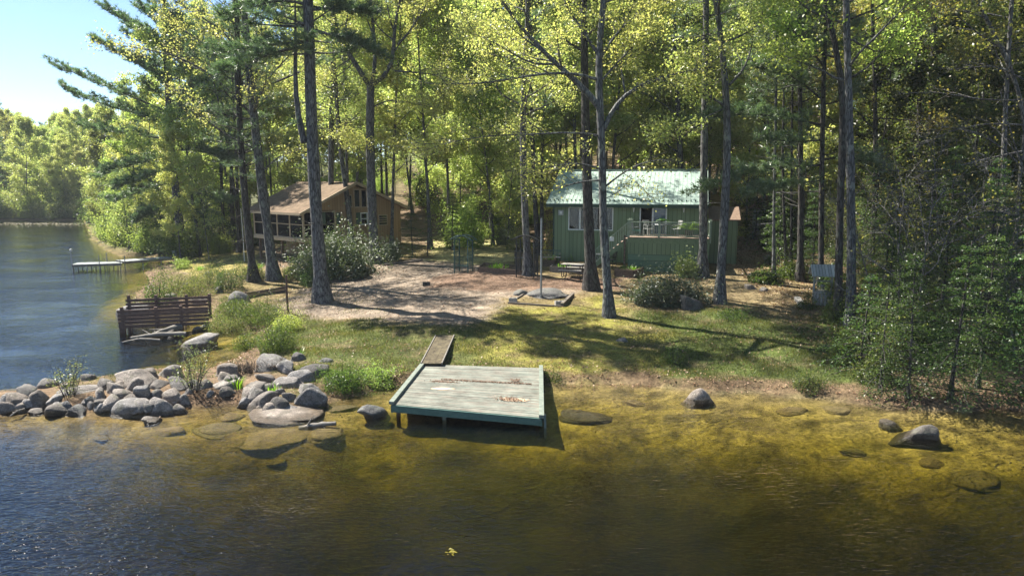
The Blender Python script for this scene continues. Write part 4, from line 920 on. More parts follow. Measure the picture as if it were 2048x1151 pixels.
OTH = [((717, 782, 802, 836), 'grey boulder half sunk against the left corner of the platform', DROCK, 1), ((1380, 1426, 773, 808), 'pointed grey boulder on the right shore waterline', ROCK, 1.05),
 ((1826, 1912, 848, 882), 'dark humped boulder alone in the water at right', DROCK, 1), ((1764, 1796, 834, 848), 'small white stone breaking the water at right', ROCK, .6),
 ((352, 427, 668, 694), 'rounded boulder with a dark stripe in the cove', ROCK, 1), ((222, 292, 602, 634), 'pale sloping boulder behind the left end of the timber wall', ROCK, 1),
 ((455, 492, 579, 606), 'grey boulder at the left end of the plank edging', ROCK, 1), ((326, 350, 584, 604), 'light boulder on the shore left of the green bush', ROCK, 1), ((378, 412, 590, 608), 'pale flat boulder behind the timber wall', ROCK, .8),
 ((360, 378, 564, 578), 'small grey stone in the shore herbs above the timber wall', ROCK, 1), ((405, 425, 541, 555), 'grey stone on the bank below the leaning tree', ROCK, 1), ((425, 446, 572, 586), 'dark stone in the shade on the bank', DROCK, 1),
 ((1235, 1259, 671, 684), 'small flat grey stone in the middle of the lawn', ROCK, .7), ((1366, 1410, 588, 622), 'dark smooth boulder set in the low white flecked shrub', DROCK, 1.1),
 ((1055, 1127, 571, 594), 'low mossy boulder behind the bare metal pole', DROCK, .8), ((1022, 1058, 574, 590), 'small mossy boulder left of the metal pole', DROCK, .8),
 ((640, 664, 712, 724), 'dark stone sunk in the grass right of the jetty', DROCK, .7), ((1488, 1512, 565, 578), 'pale stone edging the fern bed', ROCK, .8), ((1520, 1540, 570, 582), 'second pale stone edging the fern bed', ROCK, .7),
 ((1496, 1512, 542, 552), 'little white stone at the back corner of the fern bed', ROCK, .8), ((1530, 1547, 508, 526), 'pale block of stone by the thin trunk left of the fern bed', ROCK, 1), ((590, 622, 536, 552), 'flat grey stone at the foot of the flowering shrub', ROCK, .8),
 ((320, 345, 655, 668), 'grey stone on the driftwood in the cove', DROCK, .8), ((385, 402, 650, 661), 'dark stone at the foot of the timber wall', DROCK, .9), ((395, 420, 646, 657), 'brown stone at the right end of the timber wall', DROCK, .9)]
for i, (b_, lab, mt, fl) in enumerate(OTH): rock(b_, 600 + i, lab, None, mt, .62, fl, name='boulder')
SUB = [((1125, 1222, 815, 850), 'large dark slab under water right of the platform', DROCK, .6), ((470, 600, 850, 895), 'long brown slab under water below the white dome', BROCK, .3), ((380, 470, 838, 870), 'yellow brown slab under water right of the jetty', BROCK, .3),
 ((600, 690, 850, 884), 'dark slab under water below the cube boulder', BROCK, .35), ((640, 710, 806, 824), 'dark stone under water between jetty and platform', BROCK, .3), ((430, 480, 825, 842), 'pale brown stone under water by the leaf litter', BROCK, .35),
 ((170, 215, 868, 884), 'rusty slab under water in front of the jetty', BROCK, .3), ((300, 360, 850, 872), 'brown slab under water below the low wet stone', BROCK, .3), ((1250, 1290, 800, 812), 'flat dark stone under water on the right', DROCK, .3),
 ((1655, 1720, 805, 830), 'dark slab under water close to the right shore', DROCK, .4), ((1560, 1620, 812, 828), 'dark stone under water beside the right shore', DROCK, .3), ((1690, 1750, 895, 915), 'dark slab under water left of the humped boulder', DROCK, .3),
 ((1840, 1900, 915, 940), 'dark slab under water below the humped boulder', DROCK, .3), ((1930, 2030, 935, 980), 'large dark slab under water at the right edge', DROCK, .3), ((520, 575, 900, 930), 'dim brown slab in deeper water left of the platform', BROCK, .3)]
def bed_hit(u, v):
    d = ray(u, v); s = np.arange(8, 120, .02)[:, None]; p = np.array([0, 0, HC]) + d * s; h = H(p[:, 0], p[:, 1]); k = np.argmax(p[:, 2] <= h); q = p[k].copy(); q[2] = h[k]; return q
for i, (b_, lab, mt, fl) in enumerate(SUB):
    mt = BROCK if i else DROCK
    q = bed_hit((b_[0] + b_[1]) / 2, b_[3]); wd = (b_[1] - b_[0]) * depth_of(q) / FP; hh = (b_[3] - b_[2]) * depth_of(q) / FP
    r_ = G(640 + i); sz = min(.12 * wd, max(.05, -q[2] * .55)); me = rock_mesh('sunken_stone', r_, wd * .53, max(.2, hh * 1.2), sz, .5, True)
    o = link('sunken_stone', me, mt, None, (q[0], q[1] + hh * .9, q[2] + sz * .5)); o.rotation_euler = (0, 0, r_.uniform(-.3, .3)); tag(o, lab, 'stone', 'stones lying under water')
# ------------------------------------------------------------------ the swim platform
PLANK_T = planks('weathered_green_boards', (.115, .13, .108), (.205, .22, .185), 1, .145, .0, .85, (.19, .165, .135), None, .25, (.9, 7, 1))
PAINT_T = noisy('worn_teal_paint', (.055, .115, .095), (.085, .155, .13), 5, .65, (1, 1, 3), .3, .01, .3, (.20, .22, .17))
PAINT_L = noisy('worn_pale_paint', (.13, .155, .13), (.20, .225, .185), 6, .8, (1, 1, 1), .3, .01, .25, (.28, .26, .21))
WOOD_G = noisy('grey_weathered_timber', (.12, .11, .095), (.24, .22, .195), 4, .85, (1, 6, 6), .5, .02)
WOOD_B = noisy('brown_old_timber', (.085, .06, .042), (.18, .13, .095), 4, .85, (1, 6, 6), .5, .02)
WOOD_R = noisy('red_brown_timber', (.085, .055, .045), (.16, .105, .085), 5, .85, (1.2, 5, 5), .5, .02)
METAL_G = noisy('galvanised_metal', (.19, .20, .205), (.30, .31, .315), 12, .45, (1, 1, 1), .1, .005, .5, None, .6)
BLACK = noisy('black_paint', (.012, .013, .014), (.03, .032, .033), 10, .5, (1, 1, 1), .1, .005, .4)
DGREEN = noisy('dark_green_paint', (.03, .07, .06), (.06, .12, .10), 10, .5, (1, 1, 1), .1, .005, .4)
WHITE = noisy('white_paint', (.62, .62, .59), (.78, .78, .75), 6, .55, (1, 1, 1), .1, .005, .35)
FL = at_z(783, 808, .42); FR = at_z(1083, 835, .30); BL = at_z(847, 728, .46); BR = at_z(1082, 735, .40)
o_ = (FL + FR + BL + BR) / 4; xa = Vector((FR - FL)).normalized(); wd = (np.linalg.norm(FR - FL) + np.linalg.norm(BR - BL)) / 2; dp = (np.linalg.norm(BL - FL) + np.linalg.norm(BR - FR)) / 2
az = math.atan2(FR[1] - FL[1], FR[0] - FL[0])
t_ = thing('swim_platform', 'pale green wooden swim platform standing in the shallow water', 'dock', tuple(o_), az)
hw, hd = wd / 2, dp / 2; n = int(dp / .145)
def shr(mb):                                                 # carries the rectangle onto the platform's four corners
    out_ = []
    for x, y, z in mb.V:
        a = x / wd + .5; b = y / dp + .5; q = (FL * (1 - a) + FR * a) * (1 - b) + (BL * (1 - a) + BR * a) * b - o_
        out_.append((q[0] * math.cos(az) + q[1] * math.sin(az), -q[0] * math.sin(az) + q[1] * math.cos(az), q[2] + z))
    mb.V = out_; return mb
d = MB(); rr = G(31)
for i in range(n):
    y0 = -hd + i * dp / n; e = rr.normal(size=3) * .006; d.box(-hw + .02 + e[0], hw - .02 + e[1], y0 + .004, y0 + dp / n - .008, -.045 + e[2] * .6, e[2] * .6)
deck = shr(d).build('deck_boards', PLANK_T, t_)
for s in (-1, 1): shr(MB().box(s * hw - .075, s * hw + .075, -hd - .03, hd + .02, .004, .10)).build('side_curb', PAINT_L, t_)
shr(MB().box(-hw + .01, hw - .01, -hd - .05, -hd - .002, -.23, -.012)).build('front_fascia', PAINT_T, t_)
for s in (-1, 1): shr(MB().box(s * hw - .03, s * hw + .03, -hd + .01, hd, -.27, -.048)).build('side_beam', PAINT_T, t_)
shr(MB().box(-hw + .05, hw - .05, hd - .08, hd - .02, -.26, -.048)).build('rear_beam', WOOD_G, t_)
for k in range(4): shr(MB().box(-hw + .1 + k * (wd - .25) / 3, -hw + .16 + k * (wd - .25) / 3, -hd + .02, hd - .1, -.24, -.05)).build('joist', WOOD_G, t_)
for x, y, hh in ((-.65, -hd + .12, .95), (hw - .12, -hd + .2, 1.0), (-hw + .14, -hd + .3, .9), (hw - .12, hd - .5, .7), (-hw + .14, hd - .5, .7)):
    shr(MB().box(x - .055, x + .055, y - .055, y + .055, -.27 - hh, -.049)).build('leg', PAINT_L if x < -.3 and x > -1 else WOOD_B, t_)
mb = MB().bar((hw + .12, -hd - .12, -.62), (hw + .09, -hd + .25, .02), .07, .14); shr(mb).build('loose_post', PAINT_L, t_)
# stains of bare wood, leaf litter caught between boards
STAIN = noisy('bare_wood_patch', (.42, .30, .20), (.56, .44, .31), 8, .85, (1, 6, 1), .2, .004)
def patch(cx, cy, rx, ry, seed, m_, name, z=.006):
    q = G(seed); k = 22; an = np.linspace(0, 6.283, k, False); rad = 1 + .25 * np.sin(an * 2 + q.uniform(0, 6)) + q.normal(size=k) * .1
    mb = MB(); mb.prism([(cx + rx * math.cos(a) * s, cy + ry * math.sin(a) * s, z) for a, s in zip(an, rad)], (0, 0, .004)); return shr(mb).build(name, m_, t_)
RUST = noisy('pine_needle_litter', (.20, .10, .055), (.34, .19, .11), 30, .95, (1, 1, 1), .6, .02)
patch(hw * .62, -hd * .45, .42, .17, 3, STAIN, 'bare_patch'); patch(-hw * .45, -hd * .2, .4, .13, 4, STAIN, 'bare_patch')
lc = G(9); n_ = 380; Cq = np.stack([hw * .55 + lc.normal(size=n_) * .26, -hd * .45 + lc.normal(size=n_) * .12, .012 + abs(lc.normal(size=n_)) * .012], 1)
nl = 900; Cq2 = np.stack([lc.uniform(-hw * .55, hw * .85, nl), hd * .22 + lc.normal(size=nl) * .035 + .02 * np.sin(np.linspace(0, 30, nl)), .008 + abs(lc.normal(size=nl)) * .008], 1)
Cq3 = np.stack([-hw * .5 + lc.normal(size=250) * .25, hd * .12 + lc.normal(size=250) * .05, np.full(250, .01)], 1); Cq4 = np.stack([hw * .6 + lc.normal(size=160) * .12, hd * .3 + lc.normal(size=160) * .07, .03 + abs(lc.normal(size=160)) * .03], 1)
_m = MB(); _m.V = [tuple(v) for v in np.concatenate([Cq, Cq2, Cq3, Cq4])]; shr(_m)
lm = link('needle_litter', leaves_mesh('needle_litter', np.array(_m.V), .06, lc, 3, .35), leafmat('dock_litter', [(.11, .07, .042), (.17, .115, .07), (.23, .165, .105)], (1.1, 1, .8), .2, .03, .5), t_); lm['kind'] = 'stuff'
# gang plank
MOSSW = noisy('mossy_plank', (.05, .04, .026), (.12, .10, .06), 5, .9, (1, 1, 1), .5, .02, .2, (.11, .11, .04))
A, B_ = P(893, 676), P(838, 752); c_ = (A + B_) / 2
A = P(890, 676); Bk = BL + np.array([.33, -.25, .02])
g_ = thing('gangplank', 'mossy brown plank leading from the lawn to the platform', 'plank', tuple((A + Bk) / 2), 0)
for k in range(3):
    off = (k - 1) * .24; p0 = Vector((A - (A + Bk) / 2)) + Vector((off, 0, .10)); p1 = Vector((Bk - (A + Bk) / 2)) + Vector((off, 0, .06)); MB().bar(p0, p1, .235, .05).build('board', MOSSW, g_)
for s in (-1, 1): MB().bar(Vector((A - (A + Bk) / 2)) + Vector((s * .39, 0, .11)), Vector((Bk - (A + Bk) / 2)) + Vector((s * .39, 0, .07)), .04, .09).build('edge_rail', WOOD_G, g_)

# ------------------------------------------------------------------ timber wall in the water (two slatted panels)
def slat_wall(name, label, p0, p1, hgt, rows, posts, seed, zb=0.0, gap=.03, extra=None):
    p0 = np.array(p0); p1 = np.array(p1); L = float(np.linalg.norm((p1 - p0)[:2])); t = thing(name, label, 'timber wall', tuple(p0), math.atan2(p1[1] - p0[1], p1[0] - p0[0])); q = G(seed)
    for k in range(rows):
        z0 = zb + k * hgt / rows; MB().bar((-.05, -.04 + q.normal() * .008, z0 + hgt / rows / 2 + q.normal() * .01), (L + q.normal() * .04, -.04, z0 + hgt / rows / 2 + q.normal() * .015), .045, hgt / rows - gap).build('slat', WOOD_R, t)
    for s in posts: MB().box(s * L - .07, s * L + .07, -.005, .13, zb - .9, zb + hgt + q.uniform(.02, .16)).build('post', WOOD_R, t)
    return t
w0 = at_z(241, 664, 0.0); w1_ = at_z(420, 655, 0.0)
f1 = slat_wall('timber_wall', 'front panel of dark brown slats standing in the cove water', w0, w1_, .92, 5, (.03, .40, .68), 1, .18)
MB().box(-.02, .22, -.07, .10, -.3, .5).build('corner_post', WOOD_R, f1); MB().box(.36, .50, -.05, .10, -.3, .3).build('stub_post', WOOD_R, f1)
q0 = at_z(257, 640, 0.0); q1 = at_z(424, 632, 0.0)
slat_wall('timber_wall', 'rear panel of dark brown slats with taller posts behind the front one', q0, q1, .82, 4, (.02, .34, .70, .98), 2, .35, .07)
p_ = at_z(372, 654, 0); tag(MB().bar((0, 0, -.15), (-.28, .25, .95), .07, .07).build('leaning_stick', noisy('bleached_stick', (.28, .23, .16), (.42, .36, .27), 5), None), 'bleached stick leaning on the front timber panel', 'stick').location = tuple(p_)
A = P(492, 597); B_ = P(573, 583)
e_ = thing('plank_edging', 'old grey brown plank edging on the bank, beside the thin iron post', 'edging', tuple(A), math.atan2(B_[1] - A[1], B_[0] - A[0])); L = float(np.linalg.norm((B_ - A)[:2])); dz = B_[2] - A[2]
for k in range(2): MB().bar((0, 0, .06 + k * .2), (L, 0, dz + .06 + k * .2), .06, .185).build('plank', WOOD_B, e_)
MB().box(-.05, .05, .04, .12, -.3, .40).build('stake', WOOD_B, e_)
b_ = P(577, 626); o = MB().tube([(0, 0, -.2), (-.04, 0, .8), (-.02, .02, 2.0)], .055, 8).build('iron_post', noisy('rusty_iron', (.07, .04, .03), (.14, .08, .055), 10), None); o.location = tuple(b_); tag(o, 'thin rusty iron post at the end of the plank edging', 'post')
# driftwood
DW = noisy('driftwood', (.12, .11, .095), (.25, .23, .20), 4, .85, (1, 5, 5), .6, .03)
for i, (u0, v0, u1, v1, rad, lab) in enumerate([(262, 676, 372, 668, .12, 'long grey driftwood log lying at the foot of the timber wall'), (300, 672, 360, 655, .16, 'thick grey driftwood trunk leaning up to the timber wall'), (245, 684, 320, 680, .06, 'thin driftwood branch lying in front of the long log'),
                                                  (672, 846, 600, 858, .10, 'weathered log breaking the surface left of the platform'), (8, 822, 45, 812, .06, 'bleached driftwood root on the left tip of the jetty'), (20, 832, 48, 818, .035, 'thin bleached stick on the left tip of the jetty')]):
    a = at_z(u0, v0, .05); b2 = at_z(u1, v1, .12 if i != 3 else -.12); q = G(700 + i); mid = (a + b2) / 2 + np.array([0, 0, .06]); pts = smooth_path([a, mid + q.normal(size=3) * .06, b2], 9) - a
    w = Wood(); w.tube(pts, rad * np.linspace(.6, 1.1, 9) * (1 + .15 * q.normal(size=9)), 8)
    for k in range(3): p = interp(pts, q.uniform(.2, .9)); w.tube(curve(p, q.normal(size=3) * [1, 1, .4], rad * 5, q, 3), [rad * .4, rad * .3, rad * .2, rad * .08], 5)
    o = link('driftwood_log', w.mesh('driftwood'), DW, None, tuple(a)); tag(o, lab, 'log')

# ------------------------------------------------------------------ the neighbour's dock
GREYD = planks('grey_dock_boards', (.15, .17, .165), (.25, .27, .265), 0, .14, .1)
A = at_z(143, 529, .55); B_ = at_z(243, 526, .55); Cc = at_z(352, 515, .62)
def dock(a, b, wid, label, posts):
    a = np.array(a); b = np.array(b); L = float(np.linalg.norm((b - a)[:2])); t = thing('dock_section', label, 'dock', tuple(a), math.atan2(b[1] - a[1], b[0] - a[0])); dz = b[2] - a[2]
    m_ = MB(); k = int(L / .14)
    for i in range(k): x = i * L / k; m_.box(x + .004, x + L / k - .01, 0, wid, dz * x / L - .04, dz * x / L)
    m_.build('deck_boards', GREYD, t)
    for y in (0, wid): MB().bar((0, y, -.12), (L, y, dz - .12), .05, .15).build('side_beam', WOOD_G, t)
    for x, y, h in posts: MB().tube([(x * L, y * wid, -1.2), (x * L, y * wid, h)], .035, 8).build('post', METAL_G, t)
    return t, L
t1, L1 = dock(A, B_, 1.6, 'outer low section of the grey dock across the cove', [(.01, .02, 1.1), (.55, .02, .75), (.6, 1.0, .75), (.97, .02, .3), (.3, 0, -.1)])
for k in range(11): MB().box(.1 + k * L1 / 11.3, .15 + k * L1 / 11.3, -.02, .03, -.62, -.2).build('hanging_slat', WOOD_G, t1)
MB().lathe([(.0, 0), (.09, .03), (.11, .1), (.07, .18), (.0, .2)], (.012 * L1, .03, 1.1), 10).build('lamp_globe', WHITE, t1)
t2, L2 = dock(B_ + np.array([.1, .2, .12]), Cc, 1.7, 'inner section of the grey dock that meets the shore', [(.02, .02, .5), (.35, .02, -.1), (.7, .02, -.1)])
b_ = at_z(350, 512, .62); z0 = max(H(b_[0], b_[1]), .62)
o = MB().lathe([(.14, 0), (.16, .02), (.2, .42), (.22, .42), (.22, .46), (.19, .46), (.15, .06)], (0, 0, 0), 14).build('bucket', WHITE, None, True); o.location = (b_[0], b_[1], z0 + .01); tag(o, 'white bucket standing at the shore end of the dock', 'bucket')
# upturned boat
b_ = P(401, 497); t = thing('upturned_boat', 'grey rowing boat lying upside down beside the shore pine', 'boat', tuple(b_), R(12)); V = []; F = []
m_ = MB(); ns, nk = 14, 10
for i in range(ns):
    s = i / (ns - 1); x = -2.1 + 4.2 * s; wdt = .66 * (1 - abs(2 * s - .8) ** 3.2 / 2.2) * (1 if s < .85 else 1 - (s - .85) * 4.5); hh = .46 * (1 - .25 * (2 * s - 1) ** 2)
    for k in range(nk): a = math.pi * k / (nk - 1); V.append((x, wdt * math.cos(a), .08 + hh * max(0, math.sin(a)) ** .6))
for i in range(ns - 1):
    for k in range(nk - 1): F.append((i * nk + k, i * nk + k + 1, (i + 1) * nk + k + 1, (i + 1) * nk + k))
F.append(tuple(range(nk))); F.append(tuple((ns - 1) * nk + k for k in range(nk)))
m_.add(V, F); BOAT = noisy('dull_boat_hull', (.26, .27, .26), (.40, .41, .39), 4, .6); m_.build('hull', BOAT, t, True)
MB().bar((-2.1, 0, .50), (1.9, 0, .56), .05, .06).build('keel', BOAT, t)
for s in (-1, 1): MB().tube([(-2.1, s * .5, .07), (-.4, s * .68, .07), (1.2, s * .55, .07), (2.05, s * .12, .07)], .035, 6).build('gunwale', METAL_G, t)
for u, lab in ((487, 'x'),):
    b_ = P(489, 522); o = MB().tube([(0, 0, -.2), (0, 0, 2.0), (-.05, 0, 4.3)], [.035, .03, .02], 8).build('white_pole', WHITE, None); o.location = tuple(b_); tag(o, 'thin white pole standing before the screened porch', 'pole')
# ------------------------------------------------------------------ houses
def glassmat(name, tint, refl=1.0):
    m, t, out = newmat(name); tr = t.nodes.new('ShaderNodeBsdfTransparent'); tr.inputs[0].default_value = (*tint, 1)
    gl = t.nodes.new('ShaderNodeBsdfGlossy'); gl.inputs['Roughness'].default_value = .02
    fr = t.nodes.new('ShaderNodeFresnel'); fr.inputs[0].default_value = 1.6; mx = t.nodes.new('ShaderNodeMixShader')
    t.links.new(mathn(t, 'MULTIPLY', fr.outputs[0], refl), mx.inputs[0]); t.links.new(tr.outputs[0], mx.inputs[1]); t.links.new(gl.outputs[0], mx.inputs[2]); t.links.new(mx.outputs[0], out.inputs[0]); return m
GLASS = glassmat('window_glass', (.30, .32, .33), 1.6)
SCREEN = glassmat('insect_screen', (.04, .045, .05), .08)
SKY_GL = noisy('sky_tinted_glass', (.035, .06, .10), (.06, .095, .15), 2, .06, (1, 1, 1), .0, .001, .8)  # blue of the reflected sky is put into the pane colour
GREEN_S = planks('green_board_siding', (.14, .19, .105), (.18, .235, .135), 0, .27, .07, .75, None, (14, 14, .6))
GREEN_P = noisy('green_house_paint', (.14, .19, .105), (.18, .235, .135), 5, .7, (1, 1, 1), .2, .006)
GREEN_H = planks('green_lap_boards', (.085, .140, .095), (.12, .19, .125), 2, .36, .05, .75)
TRIM_D = noisy('dark_green_trim', (.02, .05, .035), (.035, .07, .05), 6, .6)
TEALSOFF = None
ROOF_M = noisy('pale_green_metal', (.25, .335, .285), (.31, .39, .34), 1.5, .5, (1, 1, 1), .05, .004, .3, (.27, .33, .28))
INT = noisy('dim_interior', (.10, .08, .06), (.16, .13, .10), 2, .9)
DKDECK = noisy('reddish_deck_boards', (.22, .16, .12), (.34, .26, .20), 5, .8, (.6, 8, 1))
RAIL = noisy('green_rail_paint', (.20, .26, .19), (.30, .36, .27), 5, .7)
def wall_holes(mb, x0, x1, z0, z1, y0, y1, holes):
    xs = sorted({x0, x1, *[h for a in holes for h in a[:2]]}); zs = sorted({z0, z1, *[h for a in holes for h in a[2:]]})
    for i in range(len(xs) - 1):
        for j in range(len(zs) - 1):
            cx = (xs[i] + xs[i + 1]) / 2; cz = (zs[j] + zs[j + 1]) / 2
            if not any(a[0] < cx < a[1] and a[2] < cz < a[3] for a in holes): mb.box(xs[i], xs[i + 1], y0, y1, zs[j], zs[j + 1])
    return mb
class Plane:
    """a vertical plane of a house: pixel -> (distance along it, height above the origin)"""
    def __init__(s, o, ang): s.o = np.array(o, float); s.u = np.array([math.cos(ang), math.sin(ang), 0]); s.n = np.array([-math.sin(ang), math.cos(ang), 0])
    def __call__(s, u, v, off=0.0):
        d = ray(u, v); c = np.array([0, 0, HC]); k = ((s.o + s.n * off - c) @ s.n) / (d @ s.n); p = c + d * k - s.o; return float(p @ s.u), float(p[2])
def window(par, x0, x1, z0, z1, y, n, mfr, mgl, fw=.07, name='window', rows=1, sill=None):
    """frame and panes set in an opening; the front of the frame stands a little proud at y"""
    f = MB(); f.box(x0 - fw, x1 + fw, y - .03, y + .05, z1, z1 + fw); f.box(x0 - fw, x1 + fw, y - .03, y + .05, z0 - fw, z0)
    f.box(x0 - fw, x0, y - .028, y + .05, z0, z1); f.box(x1, x1 + fw, y - .028, y + .05, z0, z1)
    for i in range(1, n): x = x0 + (x1 - x0) * i / n; f.box(x - fw * .7, x + fw * .7, y - .025, y + .05, z0, z1)
    for i in range(1, rows): z = z0 + (z1 - z0) * i / rows; f.box(x0, x1, y - .02, y + .05, z - fw * .35, z + fw * .35)
    w_ = f.build(name, mfr, par); MB().box(x0, x1, y + .02, y + .03, z0, z1).build('pane', mgl, w_)
    if sill: MB().box(x0 - .12, x1 + .12, y - .10, y + .02, z0 - fw - .13, z0 - fw - .003).build('sill', sill, w_)
    return w_
PHI = R(-14.6); GO = (2.8, 46.3, 1.75); gp = Plane(GO, PHI)
cab = thing('green_cabin', 'dark green board cabin with a pale green metal roof and a raised deck', 'cabin', GO, PHI)
WG = gp(1400, 470)[0]; ze = gp(1250, 405)[1]; DG = 8.6; rv = 4.4; zr = ze + 2.12
wx0, wz1 = gp(1139, 415); wx1, wz0 = gp(1224, 459); dx0, dz1 = gp(1282, 414); dx1, _ = gp(1332, 414); dz0 = gp(1300, 468)[1]
mb = MB(); wall_holes(mb, 0, WG, -1.2, ze + .05, 0, .14, [(wx0, wx1, wz0, wz1), (dx0, dx1, dz0, dz1)])
mb.box(0, .14, .142, DG, -1.2, ze); mb.box(WG - .14, WG, .142, DG, -1.2, ze); mb.box(.14, WG - .14, DG - .14, DG, -1.2, ze)
for x in (0, WG - .14): mb.prism([(x, .15, ze + .002), (x, DG, ze + .002), (x, rv, zr - .12)], (.14, 0, 0))
mb.build('wall', GREEN_S, cab)
MB().box(.145, WG - .145, .145, DG - .145, dz0 - .2, dz0 - .02).build('floor', INT, cab); MB().box(.15, WG - .15, 3.2, 3.3, dz0, ze).build('inner_wall', INT, cab)
ov = .42; sl = (zr - ze) / rv; rf = MB()
for a, b_, z0_, z1_ in ((-ov, rv, ze - sl * ov + .08, zr), (DG + ov, rv + .001, ze - sl * ov + .08, zr)):
    rf.prism([(-ov, a, z0_), (-ov, b_, z1_), (-ov, b_, z1_ + .05), (-ov, a, z0_ + .05)], (WG + 2 * ov, 0, 0))
roof = rf.build('roof', ROOF_M, cab); rb = MB(); k = 38
for i in range(k + 1): x = -ov + .02 + i * (WG + 2 * ov - .04) / k; rb.bar((x, -ov - .01, ze - sl * ov + .135), (x, rv, zr + .055), .03, .022)
rb.build('rib', ROOF_M, roof); MB().bar((-ov - .01, rv, zr + .085), (WG + ov + .01, rv, zr + .085), .28, .05).build('ridge_cap', ROOF_M, roof)
zg_ = ze - sl * ov + sl * .35 + .14; g0 = MB().box(-.035, .035, -.025, .025, -.05, .06).build('snow_guard', TRIM_D, roof)
for i in range(36):
    g1 = g0 if i == 0 else g0.copy()
    if i: COL.objects.link(g1)
    g1.location = (-ov + .2 + i * (WG + 2 * ov - .4) / 35, -ov + .355, zg_ + .03)
MB().box(-ov, WG + ov, -ov - .03, -ov - .002, ze - sl * ov - .12, ze - sl * ov + .075).build('fascia', TRIM_D, cab)
MB().box(-ov, WG + ov, -ov, -.003, ze - sl * ov - .05, ze - sl * ov - .02).build('soffit', TRIM_D, cab)
for x in (-.02, WG - .06): MB().box(x, x + .09, -.03, -.003, -1.2, ze - .2).build('corner_board', TRIM_D, cab)
cx, _ = gp(1121, 345); c_ = MB().box(-.12, .36, rv + .2, rv + .7, zr - .7, zr + .85); c_.box(-.17, .41, rv + .15, rv + .75, zr + .852, zr + .93); c_.build('chimney', noisy('dark_brick_flue', (.04, .035, .03), (.09, .075, .065), 9), cab)
window(cab, wx0, wx1, wz0, wz1, 0, 4, WHITE, GLASS, .07, 'picture_window', 1, GREEN_P)
cu = MB()
for x0_, x1_ in ((wx0 + .05, wx0 + .36),):
    for i in range(6): s = (x1_ - x0_) / 6; cu.box(x0_ + i * s, x0_ + i * s + s * .8, .22 + .03 * (i % 2), .25 + .03 * (i % 2), wz0 - .1, wz1)
cu.build('curtain', noisy('pale_curtain', (.5, .48, .44), (.66, .64, .6), 5), cab)
fw = .07; f = MB(); f.box(dx0 - fw, dx1 + fw, -.035, .06, dz1, dz1 + fw); f.box(dx0 - fw, dx0, -.033, .06, dz0, dz1); f.box(dx1, dx1 + fw, -.033, .06, dz0, dz1); xm = (dx0 + dx1) / 2 - .03
f.box(xm - .05, xm + .05, -.02, .05, dz0, dz1); sd_ = f.build('sliding_door', WHITE, cab); MB().box(xm + .05, dx1, .02, .035, dz0 + .05, dz1).build('glass_panel', SKY_GL, sd_)
MB().box(xm + .05, dx1, .0, .045, dz0, dz0 + .05).build('bottom_rail', WHITE, sd_); MB().box(xm + .06, xm + .085, -.05, -.02, dz0 + .9, dz0 + 1.15).build('handle', METAL_G, sd_)
for u in (1268, 1368):
    x, z = gp(u, 413); MB().lathe([(.02, -.32), (.05, -.1), (.085, .0), (.10, .12), (.05, .16)], (x, -.10, z - .05), 10).build('wall_lantern', WHITE, cab)
x, z = gp(1122, 425); v_ = MB().box(x - .17, x + .17, -.06, -.003, z - .17, z + .17).build('vent_box', noisy('grey_vent', (.3, .32, .31), (.42, .44, .42), 6), cab); MB().box(x - .08, x + .08, -.075, -.063, z - .08, z + .09).build('vent_flap', WHITE, v_)
# deck
DV = -3.0; q0_ = gp(1256, 478, DV); q1_ = gp(1420, 478, DV); DX0, DX1 = q0_[0], q1_[0]; DZ = gp(1330, 475, DV)[1]
dzb = [H(*(np.array(GO) + gp.u * x + gp.n * DV)[:2]) - GO[2] for x in (DX0, DX1)]
dk = thing('raised_deck', 'raised green deck with a slatted rail and boarded skirt before the sliding door', 'deck', GO, PHI)
m_ = MB(); nb = 21
for i in range(nb): y = DV - .05 + i * (-DV + .03) / nb; m_.box(DX0 - .06, DX1 + .06, y, y + (-DV + .03) / nb - .012, DZ - .04, DZ + .002 * (i % 3))
m_.build('deck_boards', DKDECK, dk)
MB().box(DX0, DX1, DV - .012, DV + .04, DZ - .36, DZ - .043).build('rim_beam', GREEN_P, dk)
MB().box(DX0 + .03, DX1 - .03, DV + .02, DV + .09, DZ - 1.05, DZ - .362).build('skirt_upper', GREEN_S, dk); MB().box(DX0 + .03, DX1 - .03, DV - .004, DV + .088, min(dzb) - .6, DZ - 1.053).build('skirt_lower', GREEN_H, dk)
MB().box(DX0 + .02, DX0 + .1, DV + .09, -.02, min(dzb) - .6, DZ - .045).build('side_skirt', GREEN_S, dk); MB().box(DX1 - .1, DX1 - .02, DV + .09, -.02, min(dzb) - .6, DZ - .045).build('side_skirt', GREEN_S, dk)
def railing(par, p, q, h, n, posts=True, mat=RAIL):
    p = Vector(p); q = Vector(q); up = Vector((0, 0, h)); b = MB().bar(p + up, q + up, .09, .05); b.bar(p + Vector((0, 0, .10)), q + Vector((0, 0, .10)), .05, .06); r0 = b.build('rail', mat, par)
    b = MB()
    for i in range(1, n): c = p.lerp(q, i / n); b.box(c.x - .018, c.x + .018, c.y - .018, c.y + .018, c.z + .13, c.z + h - .027)
    b.build('balusters', mat, r0)
railing(dk, (DX0 + .05, DV + .03, DZ), (DX1 - .05, DV + .03, DZ), .92, 40); railing(dk, (DX1 - .03, DV + .05, DZ), (DX1 - .03, -.05, DZ), .92, 22); railing(dk, (DX0 + .03, DV + 1.3, DZ), (DX0 + .03, -.05, DZ), .92, 13)
